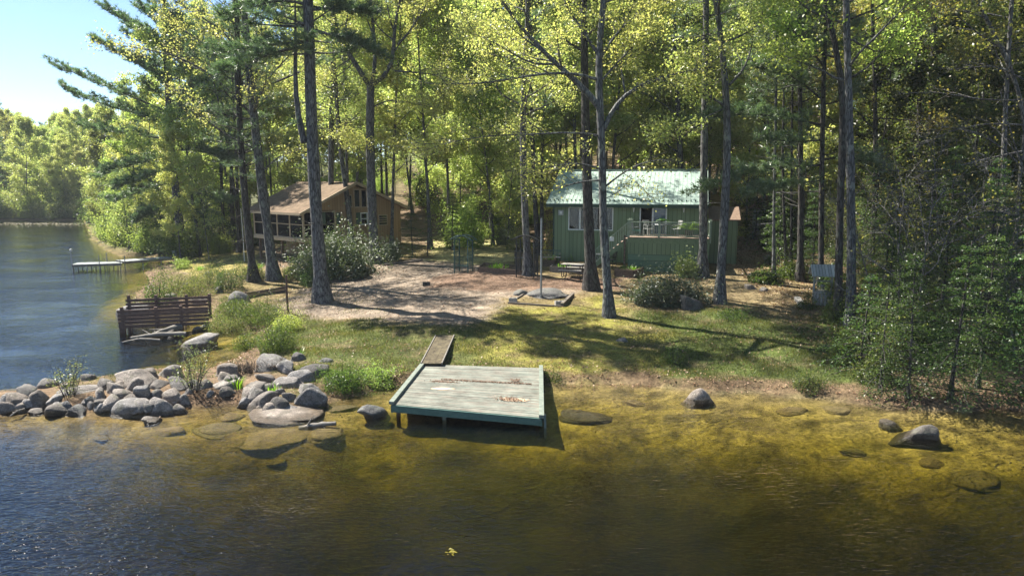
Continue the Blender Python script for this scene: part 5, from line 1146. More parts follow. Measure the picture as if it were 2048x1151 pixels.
for x, y in ((DX0, DV), (DX1 - .02, DV), ((DX0 + DX1) / 2 - .6, DV), (DX1 - .02, DV + 1.5), (DX0, DV + 1.25)):
    MB().box(x - .035, x + .085, y - .01, y + .10, DZ - .30, DZ + 1.02).build('rail_post', RAIL, dk)
    MB().box(x - .07, x + .12, y - .05, y + .14, DZ + 1.022, DZ + 1.07).build('post_cap', RAIL, dk)
xx = gp(1249, 500, DV)[0]; zb_ = H(*(np.array(GO) + gp.u * xx + gp.n * DV)[:2]) - GO[2]; MB().box(xx - .05, xx + .05, DV - .06, DV + .04, zb_ - .3, DZ + .1).build('support_post', WOOD_B, dk)
st = thing('deck_stairs', 'green wooden stairs climbing from the yard to the left end of the deck', 'stairs', GO, PHI); ns = 9; X1 = DX0 - .02; X0 = X1 - 2.3; zb = zb_ + .05
for i in range(ns): s = (i + .5) / ns; x = X0 + (X1 - X0) * s; z = zb + (DZ - zb) * (i + 1) / (ns + .5); MB().box(x - .14, x + .14, DV + .12, DV + 1.15, z - .04, z).build('tread', DKDECK, st)
for y in (DV + .09, DV + 1.18): MB().bar((X0 - .1, y, zb - .1), (X1, y, DZ - .2), .05, .26).build('stringer', GREEN_P, st)
for y in (DV + .09, DV + 1.18): railing(st, (X0 + .05, y, zb + .1), (X1, y, DZ), .9, 16)
MB().box(X0 - .05, X0 + .05, DV + .03, DV + .14, zb - .4, zb + 1.05).build('newel_post', RAIL, st); MB().box(X0 - .05, X0 + .05, DV + 1.13, DV + 1.24, zb - .4, zb + 1.05).build('newel_post', RAIL, st)
MB().box(X0 + 1.2, X0 + 1.45, DV - .02, DV + .08, (zb + DZ) / 2 + .75, (zb + DZ) / 2 + 1.0).build('rail_lamp', WHITE, st)
def gl(x, y, z): return tuple(np.array(GO) + gp.u * x + gp.n * y + np.array([0, 0, z]))
# things on the deck
PLW = noisy('white_chair_paint', (.30, .30, .28), (.42, .42, .40), 6)
def patio_chair(label, loc, rz, mat, group=None, seatm=None):
    t = thing('patio_chair', label, 'chair', loc, rz, group)
    MB().box(-.24, .24, -.24, .24, .42, .455).build('seat', seatm or mat, t); b = MB()
    for i in range(5): x = -.2 + i * .1; b.bar((x, .22, .47), (x, .30, .92), .05, .02)
    b.bar((-.24, .31, .93), (.24, .31, .93), .04, .07); b.build('backrest', mat, t)
    for x in (-.23, .23):
        for y in (-.22, .22): MB().bar((x, y, 0), (x, y, .42), .03, .03).build('leg', mat, t)
        MB().tube([(x, .26, .66), (x, -.12, .66), (x, -.22, .60), (x, -.22, .44)], .015, 6).build('armrest', mat, t)
    return t
xd = gp(1297, 460, -1.6)[0]; patio_chair('white slatted chair on the deck before the open door', gl(xd, -1.6, DZ), PHI + R(40), PLW)
xd = gp(1352, 460, -1.5)[0]; patio_chair('white chair on the deck beside the big potted palm', gl(xd, -1.5, DZ), PHI + R(-60), PLW)
xd = gp(1273, 466, -1.9)[0]; patio_chair('low chair with a green cushion at the top of the deck stairs', gl(xd, -1.9, DZ - .1), PHI + R(80), METAL_G, None, noisy('teal_cushion', (.04, .16, .13), (.07, .22, .18), 8))
xd = gp(1324, 462, -1.3)[0]; t = thing('patio_table', 'round metal table on the deck carrying a small potted plant', 'table', gl(xd, -1.3, DZ), PHI)
MB().lathe([(.0, .68), (.5, .68), (.52, .70), (.5, .72), (.0, .72)], n=20).build('tabletop', METAL_G, t)
for a in range(4): MB().tube([(.36 * math.cos(a * 1.571 + .6), .36 * math.sin(a * 1.571 + .6), 0), (.1 * math.cos(a * 1.571 + .6), .1 * math.sin(a * 1.571 + .6), .4), (.3 * math.cos(a * 1.571 + .6), .3 * math.sin(a * 1.571 + .6), .68)], .018, 6).build('leg', METAL_G, t)
def palm(label, loc, h, seed, pot=.2):
    t = thing('potted_palm', label, 'plant', loc); MB().lathe([(pot * .7, 0), (pot, pot * 1.6), (pot * 1.08, pot * 1.6), (pot * 1.08, pot * 1.75), (pot * .9, pot * 1.75), (pot * .85, pot * 1.5)], n=14).build('pot', noisy('dark_pot', (.05, .045, .04), (.1, .09, .08), 8), t)
    q = G(seed); V = []; F = []; rn = []
    for i in range(16):
        a = i * 2.4 + q.normal() * .2; o = np.array([math.cos(a), math.sin(a), 0]); e = q.uniform(.5, 1.3); sd2 = np.array([-o[1], o[0], 0]); L = h * q.uniform(.7, 1.1)
        for j in range(14):
            s = (j + 1) / 14; c = np.array([0, 0, pot * 1.6]) + o * L * s * math.cos(e) + np.array([0, 0, L * (s * math.sin(e) - .55 * s * s)])
            for g in (-1, 1):
                tip = c + sd2 * g * L * .28 * math.sin(math.pi * min(1, s * .85 + .12)) + o * L * .13 - np.array([0, 0, L * .08]); k = len(V); wv_ = o * .018
                V += [c - wv_, c + wv_, tip]; F.append((k, k + 1, k + 2)); rn.append(q.uniform())
    link('fronds', mk_mesh('fronds', V, F, rn), BLADE, t); return t
xd = gp(1378, 470, -2.2)[0]; palm('large arching potted palm at the right end of the deck', gl(xd, -2.2, DZ), 1.25, 21, .26)
xd = gp(1324, 462, -1.3)[0]; palm('small potted plant standing on the deck table', gl(xd, -1.3, DZ + .72), .5, 22, .12)
# shed at the right of the cabin
sx0, _ = gp(1419, 470, 1.2); sx1, _ = gp(1475, 470, 1.2); zt = gp(1440, 441, 1.2)[1]; zg = H(*(np.array(GO) + gp.u * sx1 + gp.n * 1.2)[:2]) - GO[2]
sh = thing('garden_shed', 'low green shed with a brown roof at the right end of the green cabin', 'shed', gl(0, 0, 0), PHI)
MB().box(sx0, sx1, 1.2, 3.6, zg - .5, zt).build('wall', GREEN_S, sh); mb = MB().prism([(sx0 - .1, 1.0, zt + .0), (sx0 - .1, 3.8, zt + .75), (sx0 - .1, 3.8, zt + .83), (sx0 - .1, 1.0, zt + .08)], (sx1 - sx0 + .25, 0, 0)); mb.build('roof', noisy('leaf_strewn_roof', (.12, .08, .055), (.2, .14, .10), 8), sh)
MB().box(sx0 + .75, sx0 + .85, 1.14, 1.197, zg - .3, zt).build('corner_board', TRIM_D, sh)
b_ = np.array(at_y(1578, 455, 56)); z_ = H(b_[0], b_[1]); s2 = thing('grey_shed', 'pale grey shed with a reddish roof seen between the trunks beyond the lawn', 'shed', (b_[0], b_[1], z_), R(12))
MB().box(-1.5, 1.5, 0, 3, -.5, 2.1).build('wall', planks('pale_shed_boards', (.36, .38, .36), (.48, .5, .48), 0, .2, .06), s2)
MB().prism([(-1.75, -.25, 2.0), (-1.75, 1.5, 3.1), (-1.75, 3.25, 2.0), (-1.75, 3.25, 2.12), (-1.75, 1.5, 3.24), (-1.75, -.25, 2.12)], (3.5, 0, 0)).build('roof', noisy('reddish_shingle', (.18, .10, .08), (.28, .17, .13), 8), s2)
MB().box(-.4, .4, -.04, -.003, 0, 1.8).build('door', WHITE, s2)

# ------------------------------------------------------------------ the tan cabin
TAN_S = planks('tan_board_siding', (.25, .168, .085), (.315, .215, .115), 0, .24, .05, .8, None, (14, 14, .6))
TAN_P = noisy('tan_trim', (.33, .26, .17), (.41, .33, .23), 6)
SHING = noisy('mossy_brown_shingle', (.11, .08, .052), (.18, .13, .088), 2.2, .9, (1, 1, 1), .5, .02, .1, (.12, .12, .04))
SHUT = noisy('green_shutter', (.05, .085, .06), (.08, .12, .085), 8)
AN = math.atan2(.75, .66); TO = np.array((-15.75, 51.6, 0)); TO[2] = H(TO[0], TO[1]); tp = Plane(TO, AN)
tc = thing('tan_cabin', 'tan cabin with a mossy brown gable roof and a screened porch', 'cabin', tuple(TO), AN)
WT = 9.4; ap = 4.6; LT = 7.4; zf = at_y(612, 478, 51.6)[2] - TO[2]; zE = at_y(612, 422, 51.6)[2] - TO[2]; zA = at_y(723, 366, 55.3)[2] - TO[2]
PW = 2.9                                                     # the porch takes this much of the gable wall's left end
gw = MB(); sl2 = (zA - zE) / ap
def wn(u0, v0, u1, v1): a = tp(u0, v0); b = tp(u1, v1); return (a[0], b[0], b[1], a[1])
W1 = wn(722, 427, 734, 447); W2 = wn(651, 428, 660, 449); W3 = wn(758, 431, 774, 448); U = [wn(698, 391, 703, 413), wn(708, 380, 718.5, 413), wn(722, 380, 732.5, 413), wn(737, 391, 742, 413)]
wall_holes(gw, PW, WT, -.8, zE, 0, .14, [W1, W3])
zu0 = U[1][2]; xa_, xb_ = U[0][0] - .1, U[3][1] + .1
gw.prism([(PW, 0, zE + .001), (WT, 0, zE + .001), (WT, 0, zE + .25), (ap, 0, zA - .12), (PW, 0, zE + sl2 * PW - .12)], (0, .14, 0))
gw.box(WT - .14, WT, .142, LT, -.8, zE + .2); gw.box(PW, WT - .14, LT - .14, LT, -.8, zE + .2); gw.box(PW, PW + .14, .142, LT - .14, -.8, zE + sl2 * PW * .8)
gw.build('wall', TAN_S, tc)
rf = MB(); ovt = .55
for s in (0, 1):
    e0 = -ovt if s == 0 else WT + ovt; ze_ = zE - sl2 * ovt if s == 0 else zE - .1; a0 = ap if s == 0 else ap + .001
    rf.prism([(e0, -ovt, ze_), (a0, -ovt, zA), (a0, -ovt, zA + .12), (e0, -ovt, ze_ + .12)], (0, LT + 2 * ovt, 0))
rft = rf.build('roof', SHING, tc)
for s in (0, 1):
    e0 = -ovt - .02 if s == 0 else WT + ovt + .02; ze_ = zE - sl2 * ovt if s == 0 else zE - .1
    MB().bar((e0, -ovt - .03, ze_ + .02), (ap, -ovt - .03, zA + .02), .05, .22).build('rake_board', TAN_P, rft)
MB().box(-ovt - .05, -ovt - .004, -ovt, LT + ovt, zE - sl2 * ovt - .06, zE - sl2 * ovt + .10).build('gutter', TAN_P, rft)
# upper gable windows: flat dark glass in tan frames
for k, (x0_, x1_, z0_, z1_) in enumerate(U):
    f = MB(); f.box(x0_ - .08, x1_ + .08, -.05, -.003, z1_, z1_ + .09); f.box(x0_ - .08, x1_ + .08, -.05, -.003, z0_ - .09, z0_); f.box(x0_ - .08, x0_, -.048, -.003, z0_, z1_); f.box(x1_, x1_ + .08, -.048, -.003, z0_, z1_)
    w_ = f.build('gable_window', TAN_P, tc); MB().box(x0_, x1_, -.022, -.003, z0_, z1_).build('pane', noisy('dark_reflecting_pane', (.012, .014, .016), (.02, .022, .025), 3, .05, (1, 1, 1), 0, .001, .8), w_)
window(tc, *W1, 0, 1, WHITE, GLASS, .08, 'window', 2); window(tc, *W3, 0, 1, TAN_P, GLASS, .08, 'window', 4)
MB().box(W2[0], W2[1], -.03, -.003, W2[2], W2[3]).build('window', GLASS, tc)
for u0, u1 in ((712, 720.5), (736, 744), (644, 651), (672, 680)): q = wn(u0, 425, u1, 448); MB().box(q[0], q[1], -.055, -.003, q[2], q[3]).build('shutter', SHUT, tc)
MB().box(PW + .142, WT - .145, .145, LT - .145, zf - .3, zf - .1).build('floor', INT, tc)
# screened porch along the left eave, and its return on the gable side
pc = MB(); pc.box(0, PW - .003, 0, LT, zf - .24, zf - .02); pc.build('porch_floor', TAN_P, tc)
for x, y in [(0, 0), (0, LT - .12), (PW - .13, 0)] + [(0, LT * k / 4) for k in (1, 2, 3)]: MB().box(x, x + .12, y, y + .12, zf - .02, zE - .02).build('porch_post', TAN_P, tc)
for x, y in [(.3, .3), (.3, LT / 2), (.3, LT - .3), (PW - .3, .3)]: MB().box(x, x + .16, y, y + .16, -.9, zf - .243).build('stilt', WOOD_B, tc)
pr = MB()
for y0_, y1_ in [(LT * k / 4 + .122, LT * (k + 1) / 4 - (.002 if k < 3 else .122)) for k in range(4)]:
    for z in (zf + .0, zf + (zE - zf) * .48, zE - .14): pr.box(.03, .09, y0_, y1_, z, z + .07)
for x0_, x1_ in ((.122, PW / 2 - .05), (PW / 2 + .03, PW - .132)):
    for z in (zf + .0, zf + (zE - zf) * .48, zE - .14): pr.box(x0_, x1_, .03, .09, z, z + .07)
pr.box(PW / 2 - .045, PW / 2 + .025, .03, .09, zf, zE - .07); pr.build('porch_rail', TAN_P, tc)
s_ = MB(); s_.box(.055, .06, .1, LT - .1, zf, zE - .08); s_.build('porch_screen', SCREEN, tc); s_ = MB(); s_.box(.1, PW - .1, .055, .06, zf, zE - .08); s_.build('porch_screen', SCREEN, tc)
MB().box(-.04, PW, -.06, -.003, zf - .26, zf - .0).build('rim_board', TAN_P, tc); MB().box(-.06, -.003, -.06, LT, zf - .262, zf - .002).build('rim_board', TAN_P, tc)
MB().prism([(.02, .0, zE + .002), (PW - .003, .0, zE + .002), (PW - .003, .0, zE + sl2 * PW - .13), (.02, 0, zE + .02)], (0, .1, 0)).build('porch_gable', TAN_S, tc)
b_ = P(480, 530);
# porch stairs and small patio bits
# far cottage on the other shore
b_ = np.array(at_y(161, 388, 172)); z_ = H(b_[0], b_[1]); fc = thing('far_cottage', 'white walled cottage glimpsed among trees on the far shore', 'cottage', (b_[0], b_[1], z_ - .3), R(20))
MB().box(-2, 2, 0, 6, -1, 4.2).build('wall', WHITE, fc); MB().prism([(-2.4, -.4, 4.0), (-2.4, 3, 6.2), (-2.4, 6.4, 4.0), (-2.4, 6.4, 4.15), (-2.4, 3, 6.35), (-2.4, -.4, 4.15)], (4.8, 0, 0)).build('roof', noisy('far_roof', (.20, .13, .11), (.28, .2, .17), 3), fc)
MB().box(-.5, .5, -.05, -.003, .2, 2.3).build('door', TRIM_D, fc); MB().box(.9, 1.7, -.05, -.003, 1.3, 2.5).build('window', SKY_GL, fc)
# ------------------------------------------------------------------ shrubs and herbs one can tell apart
def put(name, base, meshes, stem_mat, leaf_mat, label, cat='shrub', group=None, rz=0.0, sc=1.0):
    t = thing(name, label, cat, tuple(base), rz, group); t.scale = (sc, sc, sc)
    link('stems', meshes[0], stem_mat, t); link('leaves', meshes[1], leaf_mat, t); return t
def bushpx(l, r_, tp, bt, seed, nleaf, lsize, mat, label, name='shrub', up=.7, aspect=.5, lump=.3, dep=1.0, fill=.45, water=False, hs=1.0, low=.15, cat='shrub'):
    b = P((l + r_) / 2, bt, water); d = depth_of(b); w = (r_ - l) * d / FP; sy = w * .5 * dep; a = math.atan2(HC - b[2], b[1]); h = max(.35, ((bt - tp) * d / FP - sy * math.sin(a) * .9) / math.cos(a)) * hs
    me = make_bush('bush', G(seed), w * .52, sy, h, nleaf, lsize, 10, lump, up, aspect, fill, low, .45 if mat is RHO else 1.0)
    return put(name, (b[0], b[1] + sy * .8, b[2] + .02), me, BK_DARK, mat, label, cat)
WHT = leafmat('white_blossom', [(.60, .58, .55), (.72, .70, .68), (.66, .58, .58)], (1.1, 1.1, 1.1), .3, .05, .5)
fs = bushpx(576, 752, 472, 562, 801, 15000, .17, RHO, 'wide rhododendron with glossy whitish leaves and blossom before the tan cabin', 'rhododendron', 1.0, .42, .42, .8, .45, hs=1.12)
bushpx(590, 650, 510, 575, 802, 3500, .08, HEM, 'low green yew at the foot of the thick forked pine', 'yew_shrub', .6, .4); bushpx(630, 690, 520, 560, 803, 3000, .08, BUSH, 'small green shrub under the right side of the rhododendron', up=.6)
bushpx(1254, 1430, 550, 618, 804, 9000, .13, RHO, 'low spreading rhododendron flecked with white around the dark boulder', 'rhododendron', 1.1, .42, .45, .5, .5)
bushpx(1352, 1402, 508, 556, 805, 1900, .13, PALE, 'yellow leaved shrub at the right front corner of the deck', up=.3, fill=.8, lump=.5)
bushpx(1086, 1112, 440, 520, 806, 1800, .09, RED, 'tawny shrub at the left corner of the green cabin', up=.4, fill=.7); bushpx(1118, 1158, 482, 520, 807, 1500, .10, RHO, 'small leathery shrub under the picture window', up=.8)
bushpx(1158, 1206, 465, 515, 808, 2000, .08, RED, 'brownish thin shrub beside the deck stairs', up=.4, fill=.8); bushpx(985, 1045, 452, 490, 809, 3600, .13, RHO, 'rhododendron with white blossom at the back of the lawn', 'rhododendron', .9)
bushpx(1010, 1062, 455, 500, 810, 1800, .13, PALE, 'pale green shrub behind the black arbor', up=.6, fill=.6); bushpx(756, 800, 480, 525, 811, 2500, .11, RHO, 'dark leathery shrub right of the forked tree', up=.8)
bushpx(470, 525, 525, 562, 812, 2800, .09, SHADE, 'dark low shrub at the foot of the dark slender pine', up=.6); bushpx(560, 600, 530, 560, 813, 1500, .10, SHADE, 'dark low shrub right of the lichened leaning tree', up=.6)
t = HMK[1]
def hem(u, v, k, s, label, mat=HEM, seed=0):
    b = P(u, v, False); return spawn('h', k if k != 0 and k != 3 else {0: 4, 3: 6}[k], b[0], b[1], label, None, G(seed).uniform(0, 6), s, (BK_DARK, mat), 'hemlock_tree')
hem(825, 515, 3, 1.35, 'round bushy young hemlock right of the tan cabin', seed=1); hem(855, 512, 3, 1.1, 'second smaller young hemlock at the lawn edge right of the tan cabin', seed=2); hem(905, 500, 0, 1.0, 'dark young hemlock behind the teal arbor', seed=3)
hem(948, 470, 0, .9, 'dark hemlock in the shade at the back of the lawn', seed=4); hem(1003, 452, 0, 1.0, 'hemlock behind the white blossoming shrub at the back of the lawn', seed=5); hem(1555, 530, 1, .95, 'hemlock whose low boughs hang over the lawn edge right of the shed', seed=6)
hem(1510, 480, 1, .9, 'hemlock right behind the garden shed', seed=7); hem(1625, 545, 0, 1.0, 'young hemlock behind the wishing well', seed=8)
for i, (u, v, k, s_, lab) in enumerate([(1815, 795, 0, .95, 'dark hemlock whose skirts reach the right shore, left of the next two'), (1900, 800, 0, 1.15, 'dark hemlock in the middle of the right shore line'), (2055, 806, 1, .9, 'dark hemlock cut by the right edge on the shore'), (1955, 775, 0, 1.0, 'young hemlock behind the shore hemlocks at right'), (1760, 780, 3, 1.1, 'knee high hemlock at the left end of the right shore thicket'), (1720, 745, 3, 1.3, 'small hemlock at the corner of the thicket by the lawn'), (1790, 730, 3, 1.2, 'young hemlock in the thicket below the tall straight pair')]):
    hem(u, v, k, s_, lab, seed=20 + i)
# shore shrubs at left
for i, (l, r_, tp, bt, n, ls, mt, lab, kw) in enumerate([
    (272, 330, 545, 612, 2600, .085, BUSH, 'bright green leafy bush at the water edge above the timber wall', dict(up=.3, fill=.8, lump=.45)),
    (248, 285, 588, 622, 700, .06, PALE, 'small yellowish bush by the water left of the timber wall', dict(up=.3, fill=.9)),
    (300, 372, 535, 590, 3500, .07, SHADE, 'olive shrub on the left bank below the dock', dict(up=.4, fill=.7)), (370, 440, 525, 575, 4200, .07, SHADE, 'olive green shrub in the middle of the left bank', dict(up=.4, fill=.7)),
    (420, 480, 530, 585, 3600, .075, HEM, 'dark green shrub on the bank left of the slender pine', dict(up=.5)), (420, 500, 590, 640, 5000, .06, BUSH, 'green shrub growing at the right end of the timber wall', dict(up=.4, fill=.7, water=False)),
    (470, 560, 600, 660, 6500, .055, BUSH, 'fine leaved green shrub on the cove bank, left of the iron post', dict(up=.4, fill=.7)), (408, 480, 625, 672, 5000, .055, SHADE, 'low green shrub leaning over the cove water', dict(up=.4, fill=.7)),
    (500, 585, 645, 712, 7000, .055, BUSH, 'largest bright shrub between the cove and the lawn', dict(up=.4, fill=.7)), (540, 600, 625, 665, 3000, .06, MG, 'small olive shrub at the edge of the sand by the iron post', dict(up=.4, fill=.7)),
    (455, 520, 660, 705, 3600, .05, BUSH, 'low yellow green shrub at the head of the cove', dict(up=.4, fill=.8)), (640, 720, 728, 792, 5200, .055, BUSH, 'leafy green shrub at the right end of the stone jetty', dict(up=.35, fill=.8, lump=.4)),
    (700, 790, 735, 780, 4600, .055, MG, 'low green shrub on the bank left of the platform', dict(up=.4, fill=.7)), (335, 420, 560, 600, 3000, .07, SHADE, 'spreading herb shrub behind the pale flat boulder', dict(up=.5, fill=.7)),
    (1665, 1730, 660, 735, 3600, .075, BUSH, 'green shrub at the edge of the thicket right of the lawn', dict(up=.4, fill=.8)), (1720, 1800, 690, 770, 3800, .08, SHADE, 'olive shrub low in the right hand thicket', dict(up=.4, fill=.8)),
     (1560, 1640, 520, 562, 2800, .12, BUSH, 'bright ferny clump around the trunks left of the wishing well', dict(up=1.0, fill=.7)),
    (1505, 1570, 538, 570, 2200, .11, BUSH, 'green ferny clump at the front of the fern bed', dict(up=1.0, fill=.7)), (1600, 1640, 590, 622, 900, .08, BUSH, 'bright small herb clump at the foot of the wishing well', dict(up=.7, fill=.8)),
    (1650, 1720, 590, 650, 2600, .08, BUSH, 'green shrub around the trunks right of the wishing well', dict(up=.5, fill=.8)), (1740, 1830, 560, 640, 3000, .08, SHADE, 'olive shrub on the leafy slope right of the wishing well', dict(up=.4, fill=.9)),
    (1850, 1950, 570, 660, 3600, .085, SHADE, 'broad olive shrub under the bare pale branches', dict(up=.4, fill=.9)), (1590, 1650, 745, 790, 2200, .06, SHADE, 'low green shrub on the right shore', dict(up=.4, fill=.8)), (1440, 1510, 615, 645, 1600, .055, BUSH, 'low green weeds on the lawn right of the leaning tree', dict(up=.5, fill=.9)),
    (1320, 1385, 690, 735, 1500, .05, BUSH, 'low weeds on the lawn above the pointed shore boulder', dict(up=.5, fill=.9)), (1080, 1130, 742, 770, 900, .05, BUSH, 'small weeds at the right rear corner of the platform', dict(up=.5, fill=.9))]):
    bushpx(l, r_, tp, bt, 820 + i, n, ls, mt, lab, **kw)
def opn(u, v, h, sp, seed, mat, label, nst=12, nl=10, ls=.055, water=False, zadd=0.0):
    b = P(u, v, water); put('shrub', (b[0], b[1], b[2] + zadd), make_open_shrub('open', G(seed), h, sp, nst, nl, ls), BK_DARK, mat, label)
opn(140, 792, 1.35, .75, 901, PALE, 'airy young shrub with pale leaves near the left tip of the jetty', 16, 9); opn(388, 782, 1.75, .9, 902, PALE, 'airy yellow green shrub rising from the middle of the jetty', 20, 12)
opn(505, 742, .5, .9, 903, DRY, 'tangle of dry grey brown stalks between the pale jetty boulders', 60, 2, .04); opn(480, 745, .5, .7, 904, DRY, 'left part of the dry stalks on the jetty', 40, 2, .04); opn(545, 738, .5, .7, 917, DRY, 'right part of the dry stalks on the jetty', 40, 2, .04)
opn(770, 765, .55, .3, 905, BUSH, 'slender weed beside the left rear corner of the platform', 8, 7, .05); opn(1690, 640, 1.2, .6, 906, MG, 'thin whippy shrub before the thick trunk by the wishing well', 12, 9, .06); opn(1780, 740, 1.5, .9, 907, RED, 'thin reddish shrub in the right hand thicket', 14, 8, .06)
opn(1725, 600, 1.3, .7, 908, MG, 'thin leafy shrub right of the thick trunk by the wishing well', 14, 9, .06); opn(1672, 700, 1.0, .7, 909, BUSH, 'whippy green shrub at the thicket corner next to the lawn', 16, 10, .06); opn(1560, 555, .7, .4, 910, BUSH, 'sapling weed among the fern clumps', 8, 10, .07)
def blades(u, v, n, h, sp, seed, label, mat=BLADE, w=.03, zadd=0):
    b = P(u, v, False); t = thing('blade_plant', label, 'plant', (b[0], b[1], b[2] + zadd)); link('leaves', make_blades('blades', G(seed), n, h, sp, w), mat, t)
for i, a in enumerate([(1143, 520, 160, .55, .9, 'thick row of bright green daylily leaves before the green cabin'), (1118, 520, 90, .5, .5, 'daylily clump under the left of the picture window'), (1165, 519, 60, .5, .4, 'daylily clump beside the thick dark trunk'),
                       (1000, 541, 80, .4, .6, 'bright green leaves growing in the long brown raised bed'), (985, 543, 40, .35, .35, 'small leaf clump at the left end of the long raised bed'), (1095, 528, 70, .45, .5, 'green leaves in the small bed under the bench'),
                       (1255, 548, 80, .4, .5, 'yellow green plants in the bed at the foot of the stairs'), (1272, 548, 50, .35, .3, 'plants at the right end of the bed by the stairs'), (1125, 541, 40, .35, .5, 'green shoots in the bed behind the picnic table'),
                       (475, 776, 45, .5, .2, 'bright green blades between boulders right of the leaf litter'), (548, 786, 25, .35, .2, 'small blade clump between the pale jetty boulders'), (597, 716, 30, .4, .2, 'fern clump by the small boulder at the lawn edge'), (520, 535, 40, .4, .3, 'yellow green fern on the left bank'),
                       (400, 540, 50, .45, .4, 'yellow fern clump on the left bank by the dock'), (1440, 508, 30, .3, .3, 'grass tuft at the corner of the garden shed')]):
    blades(a[0], a[1], a[2], a[3], a[4], 930 + i, a[5], zadd=.2 if 'bed' in a[5] and 'fern' not in a[5] else 0)
# undergrowth of the wood: copies of three bushes
UB = [make_bush('wood_bush', G(960 + i), (1.1, 1.5, .9)[i], (1.1, 1.4, .9)[i], (1.7, 2.6, 1.1)[i], (2600, 4200, 1500)[i], (.12, .13, .10)[i], 9, .4, .5, .55, .8) for i in range(3)]
ub = {}
def wood_bush(k, x, y, mt, label, group, rz, s):
    key = (k, mt.name)
    if key not in ub:
        me = [q.copy() for q in UB[k]]; me[0].materials.append(BK_DARK); me[1].materials.append(mt); t = thing('wood_shrub', label, 'shrub', (x, y, H(x, y)), rz, group); link('stems', me[0], None, t); link('leaves', me[1], None, t); ub[key] = t
    else: t = dup(ub[key], (x, y, H(x, y)), rz, label, group)
    t.scale = (s, s, s)
r = G(970); cnt = 0
for tries in range(6000):
    y = 50 + 70 * r.uniform() ** 1.3; x = r.uniform(-.85 * y, .88 * y)
    if (x < -.5 * y and y < 80) or not clear_of_yard(x, y) or not free(x, y, 1.2): continue
    taken.append((x, y)); wood_bush(int(r.integers(0, 3)), x, y, (YG, MG, BUSH, MG)[int(r.integers(0, 4))], 'bushy undergrowth shrub in the wood behind the cabins', 'undergrowth of the wood behind', r.uniform(0, 6.28), r.uniform(.8, 1.7)); cnt += 1
    if cnt >= 140: break
r = G(971); cnt = 0
for tries in range(6000):
    y = r.uniform(24, 52); u = r.uniform(1650, 2200); x = (u - 1024) / FP * y * 1.02
    if SDF(x, y) < .8 or (u < 1720 and y < 31) or not free(x, y, .9): continue
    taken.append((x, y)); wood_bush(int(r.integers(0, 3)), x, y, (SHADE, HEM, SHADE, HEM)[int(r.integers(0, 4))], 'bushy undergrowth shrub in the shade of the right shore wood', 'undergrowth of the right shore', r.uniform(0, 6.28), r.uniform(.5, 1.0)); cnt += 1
    if cnt >= 55: break
r = G(972); cnt = 0
for tries in range(4000):
    y = r.uniform(133, 146); x = r.uniform(-118, -66)
    if SDF(x, y) < .2 or SDF(x, y) > 7 or not free(x, y, 1.2): continue
    taken.append((x, y)); wood_bush(int(r.integers(0, 2)), x, y, (MG, PALE, BUSH)[int(r.integers(0, 3))], 'rounded bush along the far shore of the lake', 'bushes along the far shore', r.uniform(0, 6.28), r.uniform(1.3, 2.4)); cnt += 1
    if cnt >= 62: break

r = G(973); cnt = 0
for tries in range(4000):
    u = r.uniform(165, 420); y = r.uniform(56, 130); x = (u - 1024) / FP * y * 1.02
    if SDF(x, y) < .1 or SDF(x, y) > 6 or not free(x, y, 1.1) or (u > 330 and y < 62) or y < 60 and u > 270: continue
    taken.append((x, y)); wood_bush(int(r.integers(0, 2)), x, y, (MG, PALE, BUSH, HEM)[int(r.integers(0, 4))], 'bush overhanging the water along the left point', 'bushes along the left point', r.uniform(0, 6.28), r.uniform(.9, 1.7)); cnt += 1
    if cnt >= 40: break
print('point bushes', cnt)

# ------------------------------------------------------------------ what nobody could count: grass, litter, lily pads
def scatter(n, xr, yr, seed, accept):
    q = G(seed); X = q.uniform(*xr, n); Y = q.uniform(*yr, n); k = accept(X, Y, q); return X[k], Y[k]
def poly_w(px, soft=.6):
    Z = zone(px)
    return lambda X, Y: sm(poly_sd(X, Y, Z) + .35 * w2(X, Y), -soft, soft)
def grass_stuff(name, label, n, xr, yr, seed, acc, h, mat, w=.018):
    X, Y = scatter(n, xr, yr, seed, acc); q = G(seed + 1); m_ = len(X); Z = H(X, Y); a = q.uniform(0, 6.28, m_); hh = h * q.uniform(.5, 1.3, m_); le = q.normal(size=(m_, 2)) * .45
    s = np.stack([np.cos(a), np.sin(a), np.zeros(m_)], 1) * (w / 2); c = np.stack([X, Y, Z - .01], 1); tip = c + np.stack([le[:, 0] * hh, le[:, 1] * hh, hh], 1)
    o = link(name, mk_mesh(name, np.stack([c - s, c + s, tip], 1).reshape(-1, 3), np.arange(m_ * 3).reshape(-1, 3), np.clip(q.uniform(size=m_) * .6 + .25 * (w2(X, Y) + .4), 0, 1)), mat); tag(o, label, None, None, 'stuff')
gz1 = poly_w([(1250, 625), (1420, 620), (1700, 630), (1760, 790), (1330, 775), (1260, 690)], .8); gz2 = poly_w([(430, 600), (640, 640), (860, 660), (1000, 640), (1100, 780), (640, 830), (560, 700), (430, 640)], .9)
gz3 = poly_w([(985, 612), (1120, 612), (1210, 590), (1260, 640), (1345, 660), (1310, 745), (1190, 775), (1080, 770), (930, 700), (960, 640)], .6)
patchy = lambda X, Y: sm(w2(X, Y) + .7 * w1(X, Y), -.7, .6)
land = lambda X, Y: SDF(X, Y) > .35
grass_stuff('grass', 'short green lawn grass', 300000, (-14, 22), (22, 42), 980, lambda X, Y, q: land(X, Y) & (q.uniform(size=len(X)) < np.maximum(gz1(X, Y), gz2(X, Y) * .9) * (.25 + .75 * patchy(X, Y))), .14, GRASS)
